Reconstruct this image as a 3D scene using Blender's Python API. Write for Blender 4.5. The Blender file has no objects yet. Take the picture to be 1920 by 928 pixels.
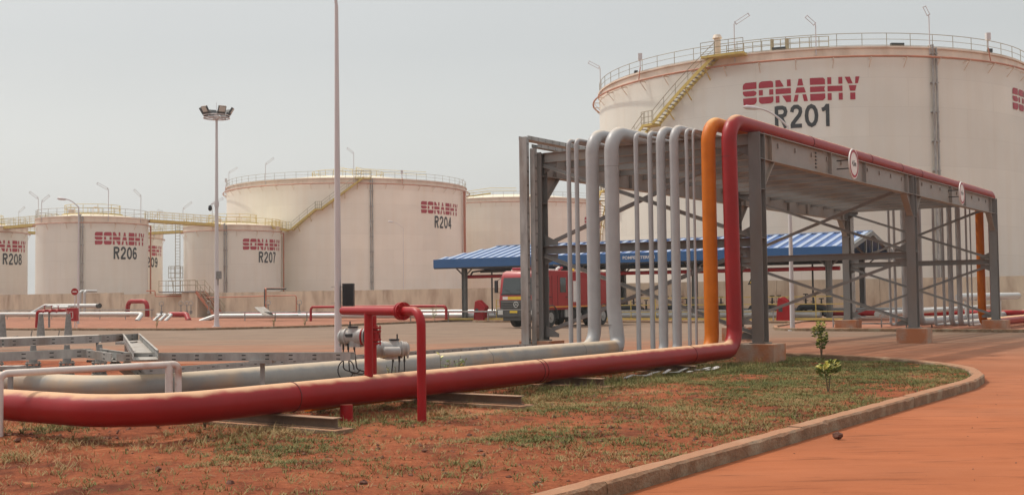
import bpy, bmesh, math, random
import numpy as np
from mathutils import Vector, Matrix
R_=math.radians
rnd=random.Random(7)
C=bpy.data.collections.new("scene"); bpy.context.scene.collection.children.link(C); C=C.objects
sc=bpy.context.scene
# ------------------------------------------------------------------ camera, sky, sun, exposure
cd=bpy.data.cameras.new("camera"); cam=bpy.data.objects.new("camera",cd); C.link(cam); sc.camera=cam
cd.sensor_width=36; cd.lens=2188.16/1920*36; cd.clip_start=.1; cd.clip_end=6000; cd.shift_y=-2.9/1920
p=.0441; r=.0116
cr,sr=math.cos(r),math.sin(r)
Rv=Vector((1,0,0)); U=Vector((0,-math.sin(p),math.cos(p))); F=Vector((0,math.cos(p),math.sin(p)))
R2=cr*Rv-sr*U; U2=sr*Rv+cr*U
M=Matrix((R2,U2,-F)).transposed().to_4x4(); M.translation=Vector((0,0,1.7)); cam.matrix_world=M

SUN_AZ=Vector((-.86,.51,0)).normalized(); SUN_EL=R_(57)
w=bpy.data.worlds.new("World"); sc.world=w; w.use_nodes=True; nt=w.node_tree; nt.nodes.clear()
out=nt.nodes.new("ShaderNodeOutputWorld")
sky=nt.nodes.new("ShaderNodeTexSky"); sky.sky_type='NISHITA'; sky.sun_disc=False
sky.sun_elevation=SUN_EL; sky.sun_rotation=math.atan2(SUN_AZ.x,SUN_AZ.y); sky.dust_density=6; sky.air_density=1.2; sky.ozone_density=.6
hs=nt.nodes.new("ShaderNodeHueSaturation"); hs.inputs['Saturation'].default_value=.30
b1=nt.nodes.new("ShaderNodeBackground"); b1.inputs['Strength'].default_value=.05
nt.links.new(sky.outputs[0],hs.inputs['Color']); nt.links.new(hs.outputs[0],b1.inputs['Color'])
# overcast haze veil: brighter towards the zenith and round the sun
tc=nt.nodes.new("ShaderNodeTexCoord"); sx=nt.nodes.new("ShaderNodeSeparateXYZ"); nt.links.new(tc.outputs['Generated'],sx.inputs[0])
rp=nt.nodes.new("ShaderNodeValToRGB"); nt.links.new(sx.outputs['Z'],rp.inputs[0])
el=rp.color_ramp.elements; el[0].position=0; el[0].color=(.56,.56,.545,1); el[1].position=1; el[1].color=(.72,.72,.72,1)
e=el.new(.13); e.color=(.52,.528,.51,1); e=el.new(.21); e.color=(.43,.445,.44,1); e=el.new(.30); e.color=(.43,.445,.44,1); e=el.new(.55); e.color=(.68,.69,.69,1)
dt=nt.nodes.new("ShaderNodeVectorMath"); dt.operation='DOT_PRODUCT'; nt.links.new(tc.outputs['Generated'],dt.inputs[0])
sv=Vector((SUN_AZ.x*math.cos(SUN_EL),SUN_AZ.y*math.cos(SUN_EL),math.sin(SUN_EL))); dt.inputs[1].default_value=sv
mr=nt.nodes.new("ShaderNodeMapRange"); mr.inputs['From Min'].default_value=.82; mr.inputs['From Max'].default_value=1; mr.inputs['To Min'].default_value=1; mr.inputs['To Max'].default_value=1.7
nt.links.new(dt.outputs['Value'],mr.inputs['Value'])
cn=nt.nodes.new("ShaderNodeTexNoise"); cn.inputs['Scale'].default_value=2.2; cn.inputs['Detail'].default_value=4
mp=nt.nodes.new("ShaderNodeMapping"); mp.inputs['Scale'].default_value=(1,1,4); nt.links.new(tc.outputs['Generated'],mp.inputs[0]); nt.links.new(mp.outputs[0],cn.inputs[0])
cm=nt.nodes.new("ShaderNodeMapRange"); cm.inputs['To Min'].default_value=.92; cm.inputs['To Max'].default_value=1.07; nt.links.new(cn.outputs[0],cm.inputs['Value'])
mu=nt.nodes.new("ShaderNodeMath"); mu.operation='MULTIPLY'; nt.links.new(mr.outputs[0],mu.inputs[0]); nt.links.new(cm.outputs[0],mu.inputs[1])
b2=nt.nodes.new("ShaderNodeBackground"); nt.links.new(rp.outputs[0],b2.inputs['Color']); nt.links.new(mu.outputs[0],b2.inputs['Strength'])
ad=nt.nodes.new("ShaderNodeAddShader"); nt.links.new(b1.outputs[0],ad.inputs[0]); nt.links.new(b2.outputs[0],ad.inputs[1]); nt.links.new(ad.outputs[0],out.inputs[0])
sd=bpy.data.lights.new("sun","SUN"); sd.energy=2.2; sd.angle=R_(2.0); sd.color=(1,.93,.82); so=bpy.data.objects.new("sun",sd); C.link(so)
so.rotation_euler=(-sv).to_track_quat('-Z','Y').to_euler()
sc.view_settings.view_transform='Standard'; sc.view_settings.look='None'; sc.view_settings.exposure=0.0; sc.view_settings.gamma=1
sc.cycles.max_bounces=6; sc.cycles.use_denoising=True

# ------------------------------------------------------------------ materials
def mat(name,col,rough=.6,metal=0,noise=.12,nscale=3,dust=0,dustcol=(.62,.36,.20),bump=0,bscale=20,stretch=(1,1,1),spec=.5,stain=None,dlo=.55,dhi=.95,emit=None):
    """base colour broken up by noise, optional dust lying on upward faces, optional stain colour in noise patches"""
    m=bpy.data.materials.new(name); m.use_nodes=True; t=m.node_tree; N=t.nodes; L=t.links; b=N['Principled BSDF']
    b.inputs['Roughness'].default_value=rough; b.inputs['Metallic'].default_value=metal; b.inputs['Specular IOR Level'].default_value=spec
    tc=N.new("ShaderNodeNewGeometry"); mp=N.new("ShaderNodeMapping"); mp.inputs['Scale'].default_value=stretch; L.new(tc.outputs['Position'],mp.inputs[0])
    n=N.new("ShaderNodeTexNoise"); n.inputs['Scale'].default_value=nscale; n.inputs['Detail'].default_value=6; n.inputs['Roughness'].default_value=.65; L.new(mp.outputs[0],n.inputs[0])
    r=N.new("ShaderNodeMapRange"); r.inputs['From Min'].default_value=.3; r.inputs['From Max'].default_value=.7; r.inputs['To Min'].default_value=1-noise; r.inputs['To Max'].default_value=1+noise; L.new(n.outputs[0],r.inputs[0])
    v=N.new("ShaderNodeVectorMath"); v.operation='SCALE'; v.inputs[0].default_value=col; L.new(r.outputs[0],v.inputs['Scale'])
    cur=v.outputs[0]
    if stain:
        scol,sscale,slo,shi=stain
        n2=N.new("ShaderNodeTexNoise"); n2.inputs['Scale'].default_value=sscale; n2.inputs['Detail'].default_value=5; L.new(mp.outputs[0],n2.inputs[0])
        r2=N.new("ShaderNodeMapRange"); r2.inputs['From Min'].default_value=slo; r2.inputs['From Max'].default_value=shi; L.new(n2.outputs[0],r2.inputs[0])
        x=N.new("ShaderNodeMix"); x.data_type='RGBA'; L.new(r2.outputs[0],x.inputs[0]); L.new(cur,x.inputs[6]); x.inputs[7].default_value=(*scol,1); cur=x.outputs[2]
    if dust:
        s=N.new("ShaderNodeSeparateXYZ"); L.new(tc.outputs['Normal'],s.inputs[0])
        n3=N.new("ShaderNodeTexNoise"); n3.inputs['Scale'].default_value=4; n3.inputs['Detail'].default_value=5; L.new(tc.outputs['Position'],n3.inputs[0])
        a=N.new("ShaderNodeMath"); a.operation='MULTIPLY_ADD'; a.inputs[1].default_value=.35; L.new(n3.outputs[0],a.inputs[0]); L.new(s.outputs['Z'],a.inputs[2])
        r3=N.new("ShaderNodeMapRange"); r3.interpolation_type='SMOOTHSTEP'; r3.inputs['From Min'].default_value=dlo+.15; r3.inputs['From Max'].default_value=dhi+.17; r3.inputs['To Max'].default_value=dust; L.new(a.outputs[0],r3.inputs[0])
        x=N.new("ShaderNodeMix"); x.data_type='RGBA'; L.new(r3.outputs[0],x.inputs[0]); L.new(cur,x.inputs[6]); x.inputs[7].default_value=(*dustcol,1); cur=x.outputs[2]
        rr=N.new("ShaderNodeMapRange"); rr.inputs['To Min'].default_value=rough; rr.inputs['To Max'].default_value=.95; L.new(r3.outputs[0],rr.inputs[0]); L.new(rr.outputs[0],b.inputs['Roughness'])
    L.new(cur,b.inputs['Base Color'])
    if bump:
        n4=N.new("ShaderNodeTexNoise"); n4.inputs['Scale'].default_value=bscale; n4.inputs['Detail'].default_value=5; L.new(mp.outputs[0],n4.inputs[0])
        bu=N.new("ShaderNodeBump"); bu.inputs['Distance'].default_value=bump; L.new(n4.outputs[0],bu.inputs['Height']); L.new(bu.outputs[0],b.inputs['Normal'])
    return m
M={}
M['red']=mat("red_pipe_paint",(.27,.009,.010),.40,spec=.3,noise=.13,nscale=1.6,dust=.9,dustcol=(.70,.44,.26),dlo=.66,dhi=.97)
M['weld']=mat('dark_weld_band',(.13,.008,.008),.55)
M['redc']=mat("red_paint_clean",(.32,.007,.010),.42,spec=.3,noise=.1,dust=.3,dlo=.8)
M['orange']=mat("orange_pipe_paint",(.53,.135,.004),.5,spec=.25,noise=.12,nscale=2,dust=.5,dustcol=(.85,.62,.3))
M['grey']=mat("grey_pipe_paint",(.345,.34,.34),.42,noise=.08,nscale=2,dust=.65,dustcol=(.66,.55,.42),dlo=.6,dhi=.97)
M['greyd']=mat("dusty_grey_pipe_paint",(.26,.25,.23),.5,noise=.12,nscale=2,dust=.85,dustcol=(.60,.47,.33),stain=((.40,.27,.17),1.3,.50,.72),dlo=.55,dhi=.95)
M['white']=mat("white_pipe_paint",(.62,.56,.52),.45,noise=.08,dust=.4,dustcol=(.7,.55,.4),stain=((.36,.13,.06),1.2,.58,.68))
M['pipewhite']=mat("pale_cladding",(.48,.475,.455),.35,metal=.25,noise=.06,dust=.3,dustcol=(.8,.75,.68))
M['steel']=mat("grey_structural_paint",(.185,.182,.175),.55,noise=.12,nscale=1.5,stretch=(1,1,.35),dust=.6,dustcol=(.46,.31,.2),stain=((.20,.15,.115),1.1,.5,.8))
M['beam']=mat("grey_paint_skylit",(.27,.255,.235),.55,noise=.1,nscale=1.2,dust=.6,dustcol=(.46,.31,.2),stain=((.29,.22,.16),1.0,.52,.8))  # lighter copy of the structural grey; skylight on beam faces is in the colour
M['rustbeam']=mat('brown_rusty_beam',(.17,.115,.08),.7,noise=.25,nscale=3,dust=.7,dustcol=(.42,.24,.14))
M['galv']=mat("galvanised_steel",(.35,.345,.33),.55,metal=.15,noise=.25,nscale=6,stretch=(1,1,.3),dust=.4,dustcol=(.42,.33,.25),stain=((.21,.165,.13),2.0,.48,.75))
M['pole']=mat("pole_paint",(.56,.53,.53),.4,noise=.06,stretch=(1,1,.2))
M['yellow']=mat("yellow_handrail_paint",(.56,.42,.11),.5,noise=.15,dust=.4,dustcol=(.6,.45,.25))
M['railgrey']=mat("weathered_handrail",(.30,.25,.16),.55,noise=.25)
M['ringred']=mat("ring_pipe_red",(.45,.19,.11),.5,noise=.2,nscale=1)
M['downred']=mat("rust_red_pipe",(.42,.14,.07),.5,noise=.15)
M['black']=mat("black_plastic",(.02,.02,.022),.45)
M['rubber']=mat("tyre_rubber",(.03,.028,.026),.8,dust=.4,dlo=.1,dhi=1.2)
M['cable']=mat("black_cable",(.03,.03,.03),.5)
M['darkpipe']=mat("dark_grey_pipework",(.035,.037,.037),.45,noise=.2,dust=.3)
M['logored']=mat("logo_red",(.36,.018,.038),.5,noise=.05)
M['ink']=mat("black_lettering",(.035,.04,.042),.5,noise=.1)
M['signwhite']=mat("sign_white",(.74,.70,.66),.4,noise=.04)
M['truckred']=mat("truck_red",(.34,.018,.02),.28,noise=.06,dust=.35,dustcol=(.75,.5,.4))
M['truckyel']=mat("truck_yellow_stripe",(.72,.50,.04),.4)
M['truckor']=mat("truck_orange_stripe",(.75,.30,.04),.4)
M['truckgrey']=mat("truck_grey_plastic",(.07,.07,.068),.5,dust=.3)
M['glass']=mat("dark_glass",(.045,.055,.055),.06,noise=.05,spec=.8)
M['lamp']=mat("lamp_glass",(.55,.55,.52),.15,noise=.05)
M['roofblue']=mat("blue_roof_sheet",(.055,.13,.33),.35,noise=.12,nscale=1,spec=.6)
M['roofline']=mat("pale_blue_roof_sheet",(.38,.46,.60),.35,noise=.1,spec=.6)
M['fascia']=mat("blue_fascia",(.022,.10,.26),.5,noise=.07,nscale=.6)
M['frame']=mat("canopy_steel",(.17,.17,.16),.55,noise=.15)
M['kerb']=mat("dusty_concrete_kerb",(.225,.14,.08),.9,noise=.25,nscale=5,dust=.75,dustcol=(.40,.18,.09),bump=.02,bscale=25,stain=((.30,.25,.17),2.5,.5,.7))
M['foot']=mat("stained_concrete",(.37,.30,.24),.9,noise=.15,nscale=4,bump=.015,stain=((.42,.165,.075),1.5,.34,.60),dust=.5,dustcol=(.5,.36,.25))
M['clod']=mat("dark_soil_clod",(.14,.06,.04),.95,noise=.3,nscale=20,bump=.02)
M['stone']=mat("soil_stone",(.17,.075,.045),.95,noise=.35,nscale=9)
M['leaf']=mat("green_leaf",(.12,.17,.03),.55,noise=.3,nscale=8)
M['leafy']=mat("yellow_leaf",(.78,.72,.24),.55,noise=.25,nscale=8)
M['twig']=mat("woody_stem",(.12,.08,.045),.8)
M['valve']=mat("valve_grey_casting",(.22,.215,.205),.5,metal=.2,noise=.25,nscale=8,dust=.6,dustcol=(.5,.36,.25))
M['actu']=mat("actuator_pale_grey",(.37,.36,.345),.38,noise=.1,nscale=9,dust=.4,dustcol=(.62,.52,.42),stain=((.34,.26,.2),4,.6,.8))
M['tilegrey']=mat("far_roof",(.5,.5,.5),.6)

def wallmat():
    m=mat("cast_concrete_wall",(.56,.465,.345),.9,noise=.16,nscale=.55,stretch=(1,1,.35),bump=.02,bscale=6,stain=((.33,.235,.165),.9,.48,.75))
    return m
M['wall']=wallmat()
def tankmat(name,col,st=.38):
    m=bpy.data.materials.new(name); m.use_nodes=True; t=m.node_tree; N=t.nodes; L=t.links; b=N['Principled BSDF']; b.inputs['Roughness'].default_value=.5
    uv=N.new("ShaderNodeUVMap")
    br=N.new("ShaderNodeTexBrick"); br.inputs['Scale'].default_value=1; br.inputs['Brick Width'].default_value=9; br.inputs['Row Height'].default_value=2.4; br.inputs['Mortar Size'].default_value=.022; br.inputs['Mortar Smooth'].default_value=.6; br.offset=.37
    br.inputs['Color1'].default_value=(*col,1); br.inputs['Color2'].default_value=(*[c*.95 for c in col],1); br.inputs['Mortar'].default_value=(*[c*.86 for c in col],1)
    L.new(uv.outputs[0],br.inputs[0])
    mp=N.new("ShaderNodeMapping"); mp.inputs['Scale'].default_value=(.9,.06,1); L.new(uv.outputs[0],mp.inputs[0])
    n=N.new("ShaderNodeTexNoise"); n.inputs['Scale'].default_value=1; n.inputs['Detail'].default_value=5; L.new(mp.outputs[0],n.inputs[0])
    n2=N.new("ShaderNodeTexNoise"); n2.inputs['Scale'].default_value=.16; n2.inputs['Detail'].default_value=4; L.new(uv.outputs[0],n2.inputs[0])
    r=N.new("ShaderNodeMapRange"); r.inputs['From Min'].default_value=.45; r.inputs['From Max'].default_value=.8; r.inputs['To Max'].default_value=st; L.new(n.outputs[0],r.inputs[0])
    x=N.new("ShaderNodeMix"); x.data_type='RGBA'; L.new(r.outputs[0],x.inputs[0]); L.new(br.outputs[0],x.inputs[6]); x.inputs[7].default_value=(col[0]*.88,col[1]*.80,col[2]*.71,1)
    r2=N.new("ShaderNodeMapRange"); r2.inputs['From Min'].default_value=.35; r2.inputs['From Max'].default_value=.65; r2.inputs['To Min'].default_value=.95; r2.inputs['To Max'].default_value=1.04; L.new(n2.outputs[0],r2.inputs[0])
    v=N.new("ShaderNodeVectorMath"); v.operation='SCALE'; L.new(x.outputs[2],v.inputs[0]); L.new(r2.outputs[0],v.inputs['Scale'])
    L.new(v.outputs[0],b.inputs['Base Color'])
    return m
M['tank']=tankmat("cream_tank_paint",(.74,.725,.64))
M['tank2']=tankmat("bright_cream_tank_paint",(.90,.85,.73))
M['roofcream']=mat("cream_roof_paint",(.78,.70,.56),.5,noise=.08,nscale=.3,dust=.35,dustcol=(.75,.6,.4))
M['curb']=mat("cream_curb_paint",(.72,.61,.49),.5,noise=.1,nscale=.6,stain=((.55,.42,.3),.8,.5,.8),stretch=(1,1,.3))

def soilmat():
    m=bpy.data.materials.new("laterite_soil"); m.use_nodes=True; t=m.node_tree; N=t.nodes; L=t.links; b=N['Principled BSDF']; b.inputs['Roughness'].default_value=.95; b.inputs['Specular IOR Level'].default_value=.1
    g=N.new("ShaderNodeNewGeometry")
    n=N.new("ShaderNodeTexNoise"); n.inputs['Scale'].default_value=.9; n.inputs['Detail'].default_value=8; n.inputs['Roughness'].default_value=.7; L.new(g.outputs[0],n.inputs[0])
    rp=N.new("ShaderNodeValToRGB"); e=rp.color_ramp.elements; e[0].position=.36; e[0].color=(.17,.053,.028,1); e[1].position=.66; e[1].color=(.43,.138,.060,1); x=e.new(.49); x.color=(.335,.097,.043,1); L.new(n.outputs[0],rp.inputs[0])
    n2=N.new("ShaderNodeTexNoise"); n2.inputs['Scale'].default_value=14; n2.inputs['Detail'].default_value=6; n2.inputs['Roughness'].default_value=.75; L.new(g.outputs[0],n2.inputs[0])
    r=N.new("ShaderNodeMapRange"); r.inputs['From Min'].default_value=.3; r.inputs['From Max'].default_value=.7; r.inputs['To Min'].default_value=.62; r.inputs['To Max'].default_value=1.24; L.new(n2.outputs[0],r.inputs[0])
    v=N.new("ShaderNodeVectorMath"); v.operation='SCALE'; L.new(rp.outputs[0],v.inputs[0]); L.new(r.outputs[0],v.inputs['Scale'])
    L.new(v.outputs[0],b.inputs['Base Color'])
    bu=N.new("ShaderNodeBump"); bu.inputs['Distance'].default_value=.07; bu.inputs['Strength'].default_value=.9; L.new(n2.outputs[0],bu.inputs['Height']); L.new(bu.outputs[0],b.inputs['Normal'])
    return m
M['soil']=soilmat()
def roadmat():
    """dusty asphalt: bare grey lane away from the camera, laterite dust everywhere else, tyre streaks along the lane"""
    m=bpy.data.materials.new("dusty_asphalt"); m.use_nodes=True; t=m.node_tree; N=t.nodes; L=t.links; b=N['Principled BSDF']; b.inputs['Roughness'].default_value=.9; b.inputs['Specular IOR Level'].default_value=.15
    g=N.new("ShaderNodeNewGeometry"); s=N.new("ShaderNodeSeparateXYZ"); L.new(g.outputs[0],s.inputs[0])
    mp=N.new("ShaderNodeMapping"); mp.inputs['Rotation'].default_value=(0,0,R_(0)); mp.inputs['Scale'].default_value=(.12,.7,1); L.new(g.outputs[0],mp.inputs[0])
    n=N.new("ShaderNodeTexNoise"); n.inputs['Scale'].default_value=1; n.inputs['Detail'].default_value=7; n.inputs['Roughness'].default_value=.6; L.new(mp.outputs[0],n.inputs[0])
    a=N.new("ShaderNodeMath"); a.operation='MULTIPLY_ADD'; a.inputs[1].default_value=26; L.new(n.outputs[0],a.inputs[0]); L.new(s.outputs['Y'],a.inputs[2])
    f=N.new("ShaderNodeMapRange"); f.inputs['From Min'].default_value=13; f.inputs['From Max'].default_value=83; L.new(a.outputs[0],f.inputs[0])
    x=N.new("ShaderNodeValToRGB"); e=x.color_ramp.elements; L.new(f.outputs[0],x.inputs[0]); e[0].position=.18; e[0].color=(.355,.110,.043,1); e[1].position=.78; e[1].color=(.235,.160,.112,1)
    q=e.new(.38); q.color=(.345,.128,.062,1); q=e.new(.58); q.color=(.30,.148,.088,1); q=e.new(.68); q.color=(.245,.158,.108,1)
    mp2=N.new("ShaderNodeMapping"); mp2.inputs['Rotation'].default_value=(0,0,R_(-12)); mp2.inputs['Scale'].default_value=(.42,1.9,1); L.new(g.outputs[0],mp2.inputs[0])
    n2=N.new("ShaderNodeTexNoise"); n2.inputs['Scale'].default_value=1.3; n2.inputs['Detail'].default_value=12; n2.inputs['Roughness'].default_value=.78; n2.inputs['Distortion'].default_value=.6; L.new(mp2.outputs[0],n2.inputs[0])
    rp=N.new("ShaderNodeValToRGB"); e=rp.color_ramp.elements; e[0].position=.26; e[0].color=(.60,.56,.54,1); e[1].position=.70; e[1].color=(1.1,1.14,1.18,1); q=e.new(.42); q.color=(.95,.94,.93,1); L.new(n2.outputs[0],rp.inputs[0])
    v=N.new("ShaderNodeVectorMath"); v.operation='MULTIPLY'; L.new(x.outputs[0],v.inputs[0]); L.new(rp.outputs[0],v.inputs[1])
    n3=N.new("ShaderNodeTexNoise"); n3.inputs['Scale'].default_value=60; n3.inputs['Detail'].default_value=3; L.new(g.outputs[0],n3.inputs[0])
    r=N.new("ShaderNodeMapRange"); r.inputs['To Min'].default_value=.88; r.inputs['To Max'].default_value=1.12; L.new(n3.outputs[0],r.inputs[0])
    v2=N.new("ShaderNodeVectorMath"); v2.operation='SCALE'; L.new(v.outputs[0],v2.inputs[0]); L.new(r.outputs[0],v2.inputs['Scale'])
    mp5=N.new("ShaderNodeMapping"); mp5.inputs['Rotation'].default_value=(0,0,R_(-6)); mp5.inputs['Scale'].default_value=(.9,4.6,1); L.new(g.outputs[0],mp5.inputs[0])
    n5=N.new("ShaderNodeTexNoise"); n5.inputs['Scale'].default_value=1.1; n5.inputs['Detail'].default_value=5; n5.inputs['Roughness'].default_value=.6; L.new(mp5.outputs[0],n5.inputs[0])
    r5=N.new("ShaderNodeMapRange"); r5.inputs['From Min'].default_value=.55; r5.inputs['From Max'].default_value=.68; r5.inputs['To Min'].default_value=1; r5.inputs['To Max'].default_value=.70; L.new(n5.outputs[0],r5.inputs[0])
    n6=N.new("ShaderNodeTexNoise"); n6.inputs['Scale'].default_value=.45; n6.inputs['Detail'].default_value=4; L.new(g.outputs[0],n6.inputs[0])
    r6=N.new("ShaderNodeMapRange"); r6.inputs['From Min'].default_value=.35; r6.inputs['From Max'].default_value=.65; r6.inputs['To Min'].default_value=.90; r6.inputs['To Max'].default_value=1.08; L.new(n6.outputs[0],r6.inputs[0])
    v3=N.new("ShaderNodeVectorMath"); v3.operation='SCALE'; L.new(v2.outputs[0],v3.inputs[0]); L.new(r5.outputs[0],v3.inputs['Scale'])
    v4=N.new("ShaderNodeVectorMath"); v4.operation='SCALE'; L.new(v3.outputs[0],v4.inputs[0]); L.new(r6.outputs[0],v4.inputs['Scale'])
    L.new(v4.outputs[0],b.inputs['Base Color'])
    bu=N.new("ShaderNodeBump"); bu.inputs['Distance'].default_value=.012; bu.inputs['Strength'].default_value=.7; L.new(n2.outputs[0],bu.inputs['Height'])
    bu2=N.new("ShaderNodeBump"); bu2.inputs['Distance'].default_value=.004; bu2.inputs['Strength'].default_value=.6; L.new(n3.outputs[0],bu2.inputs['Height']); L.new(bu.outputs[0],bu2.inputs['Normal']); L.new(bu2.outputs[0],b.inputs['Normal'])
    return m
M['road']=roadmat()
M['farsoil']=mat('pinkish_far_soil',(.34,.155,.098),.95,noise=.28,nscale=.6,bump=.06,bscale=3,stain=((.22,.10,.065),1.3,.5,.75),spec=.1)
def grassmat():
    m=bpy.data.materials.new("dry_grass"); m.use_nodes=True; t=m.node_tree; N=t.nodes; L=t.links; b=N['Principled BSDF']; b.inputs['Roughness'].default_value=.7; b.inputs['Specular IOR Level'].default_value=.2
    a=N.new("ShaderNodeAttribute"); a.attribute_name="tint"; rp=N.new("ShaderNodeValToRGB"); e=rp.color_ramp.elements
    e[0].position=0; e[0].color=(.07,.085,.024,1); e[1].position=1; e[1].color=(.38,.24,.11,1); q=e.new(.45); q.color=(.135,.15,.042,1); q=e.new(.72); q.color=(.23,.20,.07,1)
    L.new(a.outputs['Fac'],rp.inputs[0]); L.new(rp.outputs[0],b.inputs['Base Color']); return m
M['grass']=grassmat()

# ------------------------------------------------------------------ helpers
class MB:
    def __init__(s): s.v=[]; s.f=[]; s.m=[]; s.mats=[]; s.cur=0
    def mt(s,k):
        if k not in s.mats: s.mats.append(k)
        s.cur=s.mats.index(k); return s
    def add(s,vs,fs):
        o=len(s.v); s.v+=[tuple(v) for v in vs]; s.f+=[tuple(i+o for i in f) for f in fs]; s.m+=[s.cur]*len(fs); return s
    def box(s,c,size,ax=None,ay=None,az=None):
        c=Vector(c); ax=Vector(ax or (1,0,0)).normalized(); az=Vector(az or (0,0,1)).normalized()
        ay=Vector(ay).normalized() if ay else az.cross(ax).normalized()
        a,b,d=[k/2 for k in size]
        vs=[c+ax*i*a+ay*j*b+az*k*d for k in(-1,1) for j in(-1,1) for i in(-1,1)]
        return s.add(vs,[(0,2,3,1),(4,5,7,6),(0,1,5,4),(2,6,7,3),(0,4,6,2),(1,3,7,5)])
    def ring(s,p,t,r,n,ref):
        t=t.normalized(); a=ref-t*ref.dot(t)
        if a.length<1e-5: a=t.orthogonal()
        a.normalize(); b=t.cross(a); return [p+a*r*math.cos(2*math.pi*i/n)+b*r*math.sin(2*math.pi*i/n) for i in range(n)],a
    def tube(s,pts,r,n=12,bend=0,cap=True,closed=False):
        pts=[Vector(q) for q in pts]
        if bend: pts=fillet(pts,bend)
        rs=r if isinstance(r,(list,tuple)) else [r]*len(pts)
        ref=Vector((.137,.211,.968)); rows=[]
        for i,q in enumerate(pts):
            if closed: t=(pts[(i+1)%len(pts)]-pts[i-1])
            elif i==0: t=pts[1]-pts[0]
            elif i==len(pts)-1: t=pts[-1]-pts[-2]
            else: t=(pts[i+1]-q).normalized()+(q-pts[i-1]).normalized()
            ring,ref=s.ring(q,t,rs[i],n,ref); rows.append(ring)
        vs=[v for row in rows for v in row]; fs=[]
        k=len(rows)
        for i in range(k if closed else k-1):
            for j in range(n):
                a=i*n+j; b=i*n+(j+1)%n; c=((i+1)%k)*n+(j+1)%n; d=((i+1)%k)*n+j; fs.append((a,b,c,d))
        if cap and not closed: fs.append(tuple(range(n))[::-1]); fs.append(tuple((k-1)*n+j for j in range(n)))
        return s.add(vs,fs)
    def bar(s,a,b,w,h,up=(0,0,1)):
        a=Vector(a); b=Vector(b); x=(b-a); L=x.length; x.normalize(); y=Vector(up).cross(x)
        if y.length<1e-4: y=x.orthogonal()
        y.normalize(); z=x.cross(y); return s.box((a+b)/2,(L,w,h),x,y,z)
    def ibeam(s,a,b,w,h,t=.018,up=(0,0,1)):
        a=Vector(a); b=Vector(b); x=(b-a).normalized(); y=Vector(up).cross(x).normalized(); z=x.cross(y)
        s.bar(a+z*(h/2-t/2),b+z*(h/2-t/2),w,t,up); s.bar(a-z*(h/2-t/2),b-z*(h/2-t/2),w,t,up); return s.bar(a,b,t,h-2*t,up)
    def prism(s,poly,off):
        off=Vector(off); poly=[Vector(q) for q in poly]; n=len(poly)
        return s.add(poly+[q+off for q in poly],[tuple(range(n))[::-1],tuple(range(n,2*n))]+[(i,(i+1)%n,(i+1)%n+n,i+n) for i in range(n)])
    def sphere(s,c,r,n=12,sc_=(1,1,1)):
        c=Vector(c); vs=[];fs=[];m=n//2
        for i in range(m+1):
            for j in range(n):
                a=math.pi*i/m;b=2*math.pi*j/n; vs.append(c+Vector((math.sin(a)*math.cos(b)*sc_[0],math.sin(a)*math.sin(b)*sc_[1],math.cos(a)*sc_[2]))*r)
        for i in range(m):
            for j in range(n): fs.append((i*n+j,(i+1)*n+j,(i+1)*n+(j+1)%n,i*n+(j+1)%n))
        return s.add(vs,fs)
    def build(s,name,m=None,parent=None,smooth=True,bevel=0):
        me=bpy.data.meshes.new(name); me.from_pydata(s.v,[],s.f)
        for k in (s.mats or [m]): me.materials.append(M[k])
        if s.mats: me.polygons.foreach_set('material_index',s.m)
        bm=bmesh.new(); bm.from_mesh(me); bmesh.ops.remove_doubles(bm,verts=bm.verts,dist=1e-5); bmesh.ops.recalc_face_normals(bm,faces=bm.faces); bm.to_mesh(me); bm.free()
        me.update()
        if smooth:
            me.polygons.foreach_set('use_smooth',[True]*len(me.polygons)); me.set_sharp_from_angle(angle=R_(38))
        o=bpy.data.objects.new(name,me); C.link(o)
        if parent:
            o.parent=parent
        if bevel:
            bv=o.modifiers.new("bevel","BEVEL"); bv.width=bevel; bv.segments=2; bv.limit_method='ANGLE'
        return o
def fillet(pts,R):
    if not isinstance(R,(list,tuple)): R=[R]*len(pts)
    o=[pts[0]]
    for i in range(1,len(pts)-1):
        p0,p1,p2=pts[i-1],pts[i],pts[i+1]
        if (p0-p1).length<1e-6 or (p2-p1).length<1e-6: continue
        a=(p0-p1).normalized(); b=(p2-p1).normalized(); ang=a.angle(b)
        if ang>3.1 or ang<.02 or R[i]<=0: o.append(p1); continue
        r=R[i]; t=min(r/math.tan(ang/2),(p0-p1).length*.49,(p2-p1).length*.49); r=t*math.tan(ang/2)
        s=p1+a*t; e=p1+b*t; c=p1+(a+b).normalized()*(r/math.sin(ang/2)); v0=s-c; v1=e-c; n=max(4,int((math.pi-ang)/.16)); th=v0.angle(v1)
        for k in range(n+1):
            f=k/n; o.append(c+(v0*math.sin((1-f)*th)+v1*math.sin(f*th))/math.sin(th))
    o.append(pts[-1]); return o
def thing(name,label,cat,group=None,loc=(0,0,0)):
    """empty at the thing's base; parts are meshes in world coordinates shifted by loc"""
    o=bpy.data.objects.new(name,None); C.link(o); o.location=loc; o.empty_display_size=.3; o['label']=label; o['category']=cat
    if group: o['group']=group
    return o
def part(mb,name,m,parent,**k):
    o=mb.build(name,m,parent,**k); l=Vector((0,0,0)); q=parent
    while q: l+=q.location; q=q.parent
    if l.length>0: o.data.transform(Matrix.Translation(-l))
    return o
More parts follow.
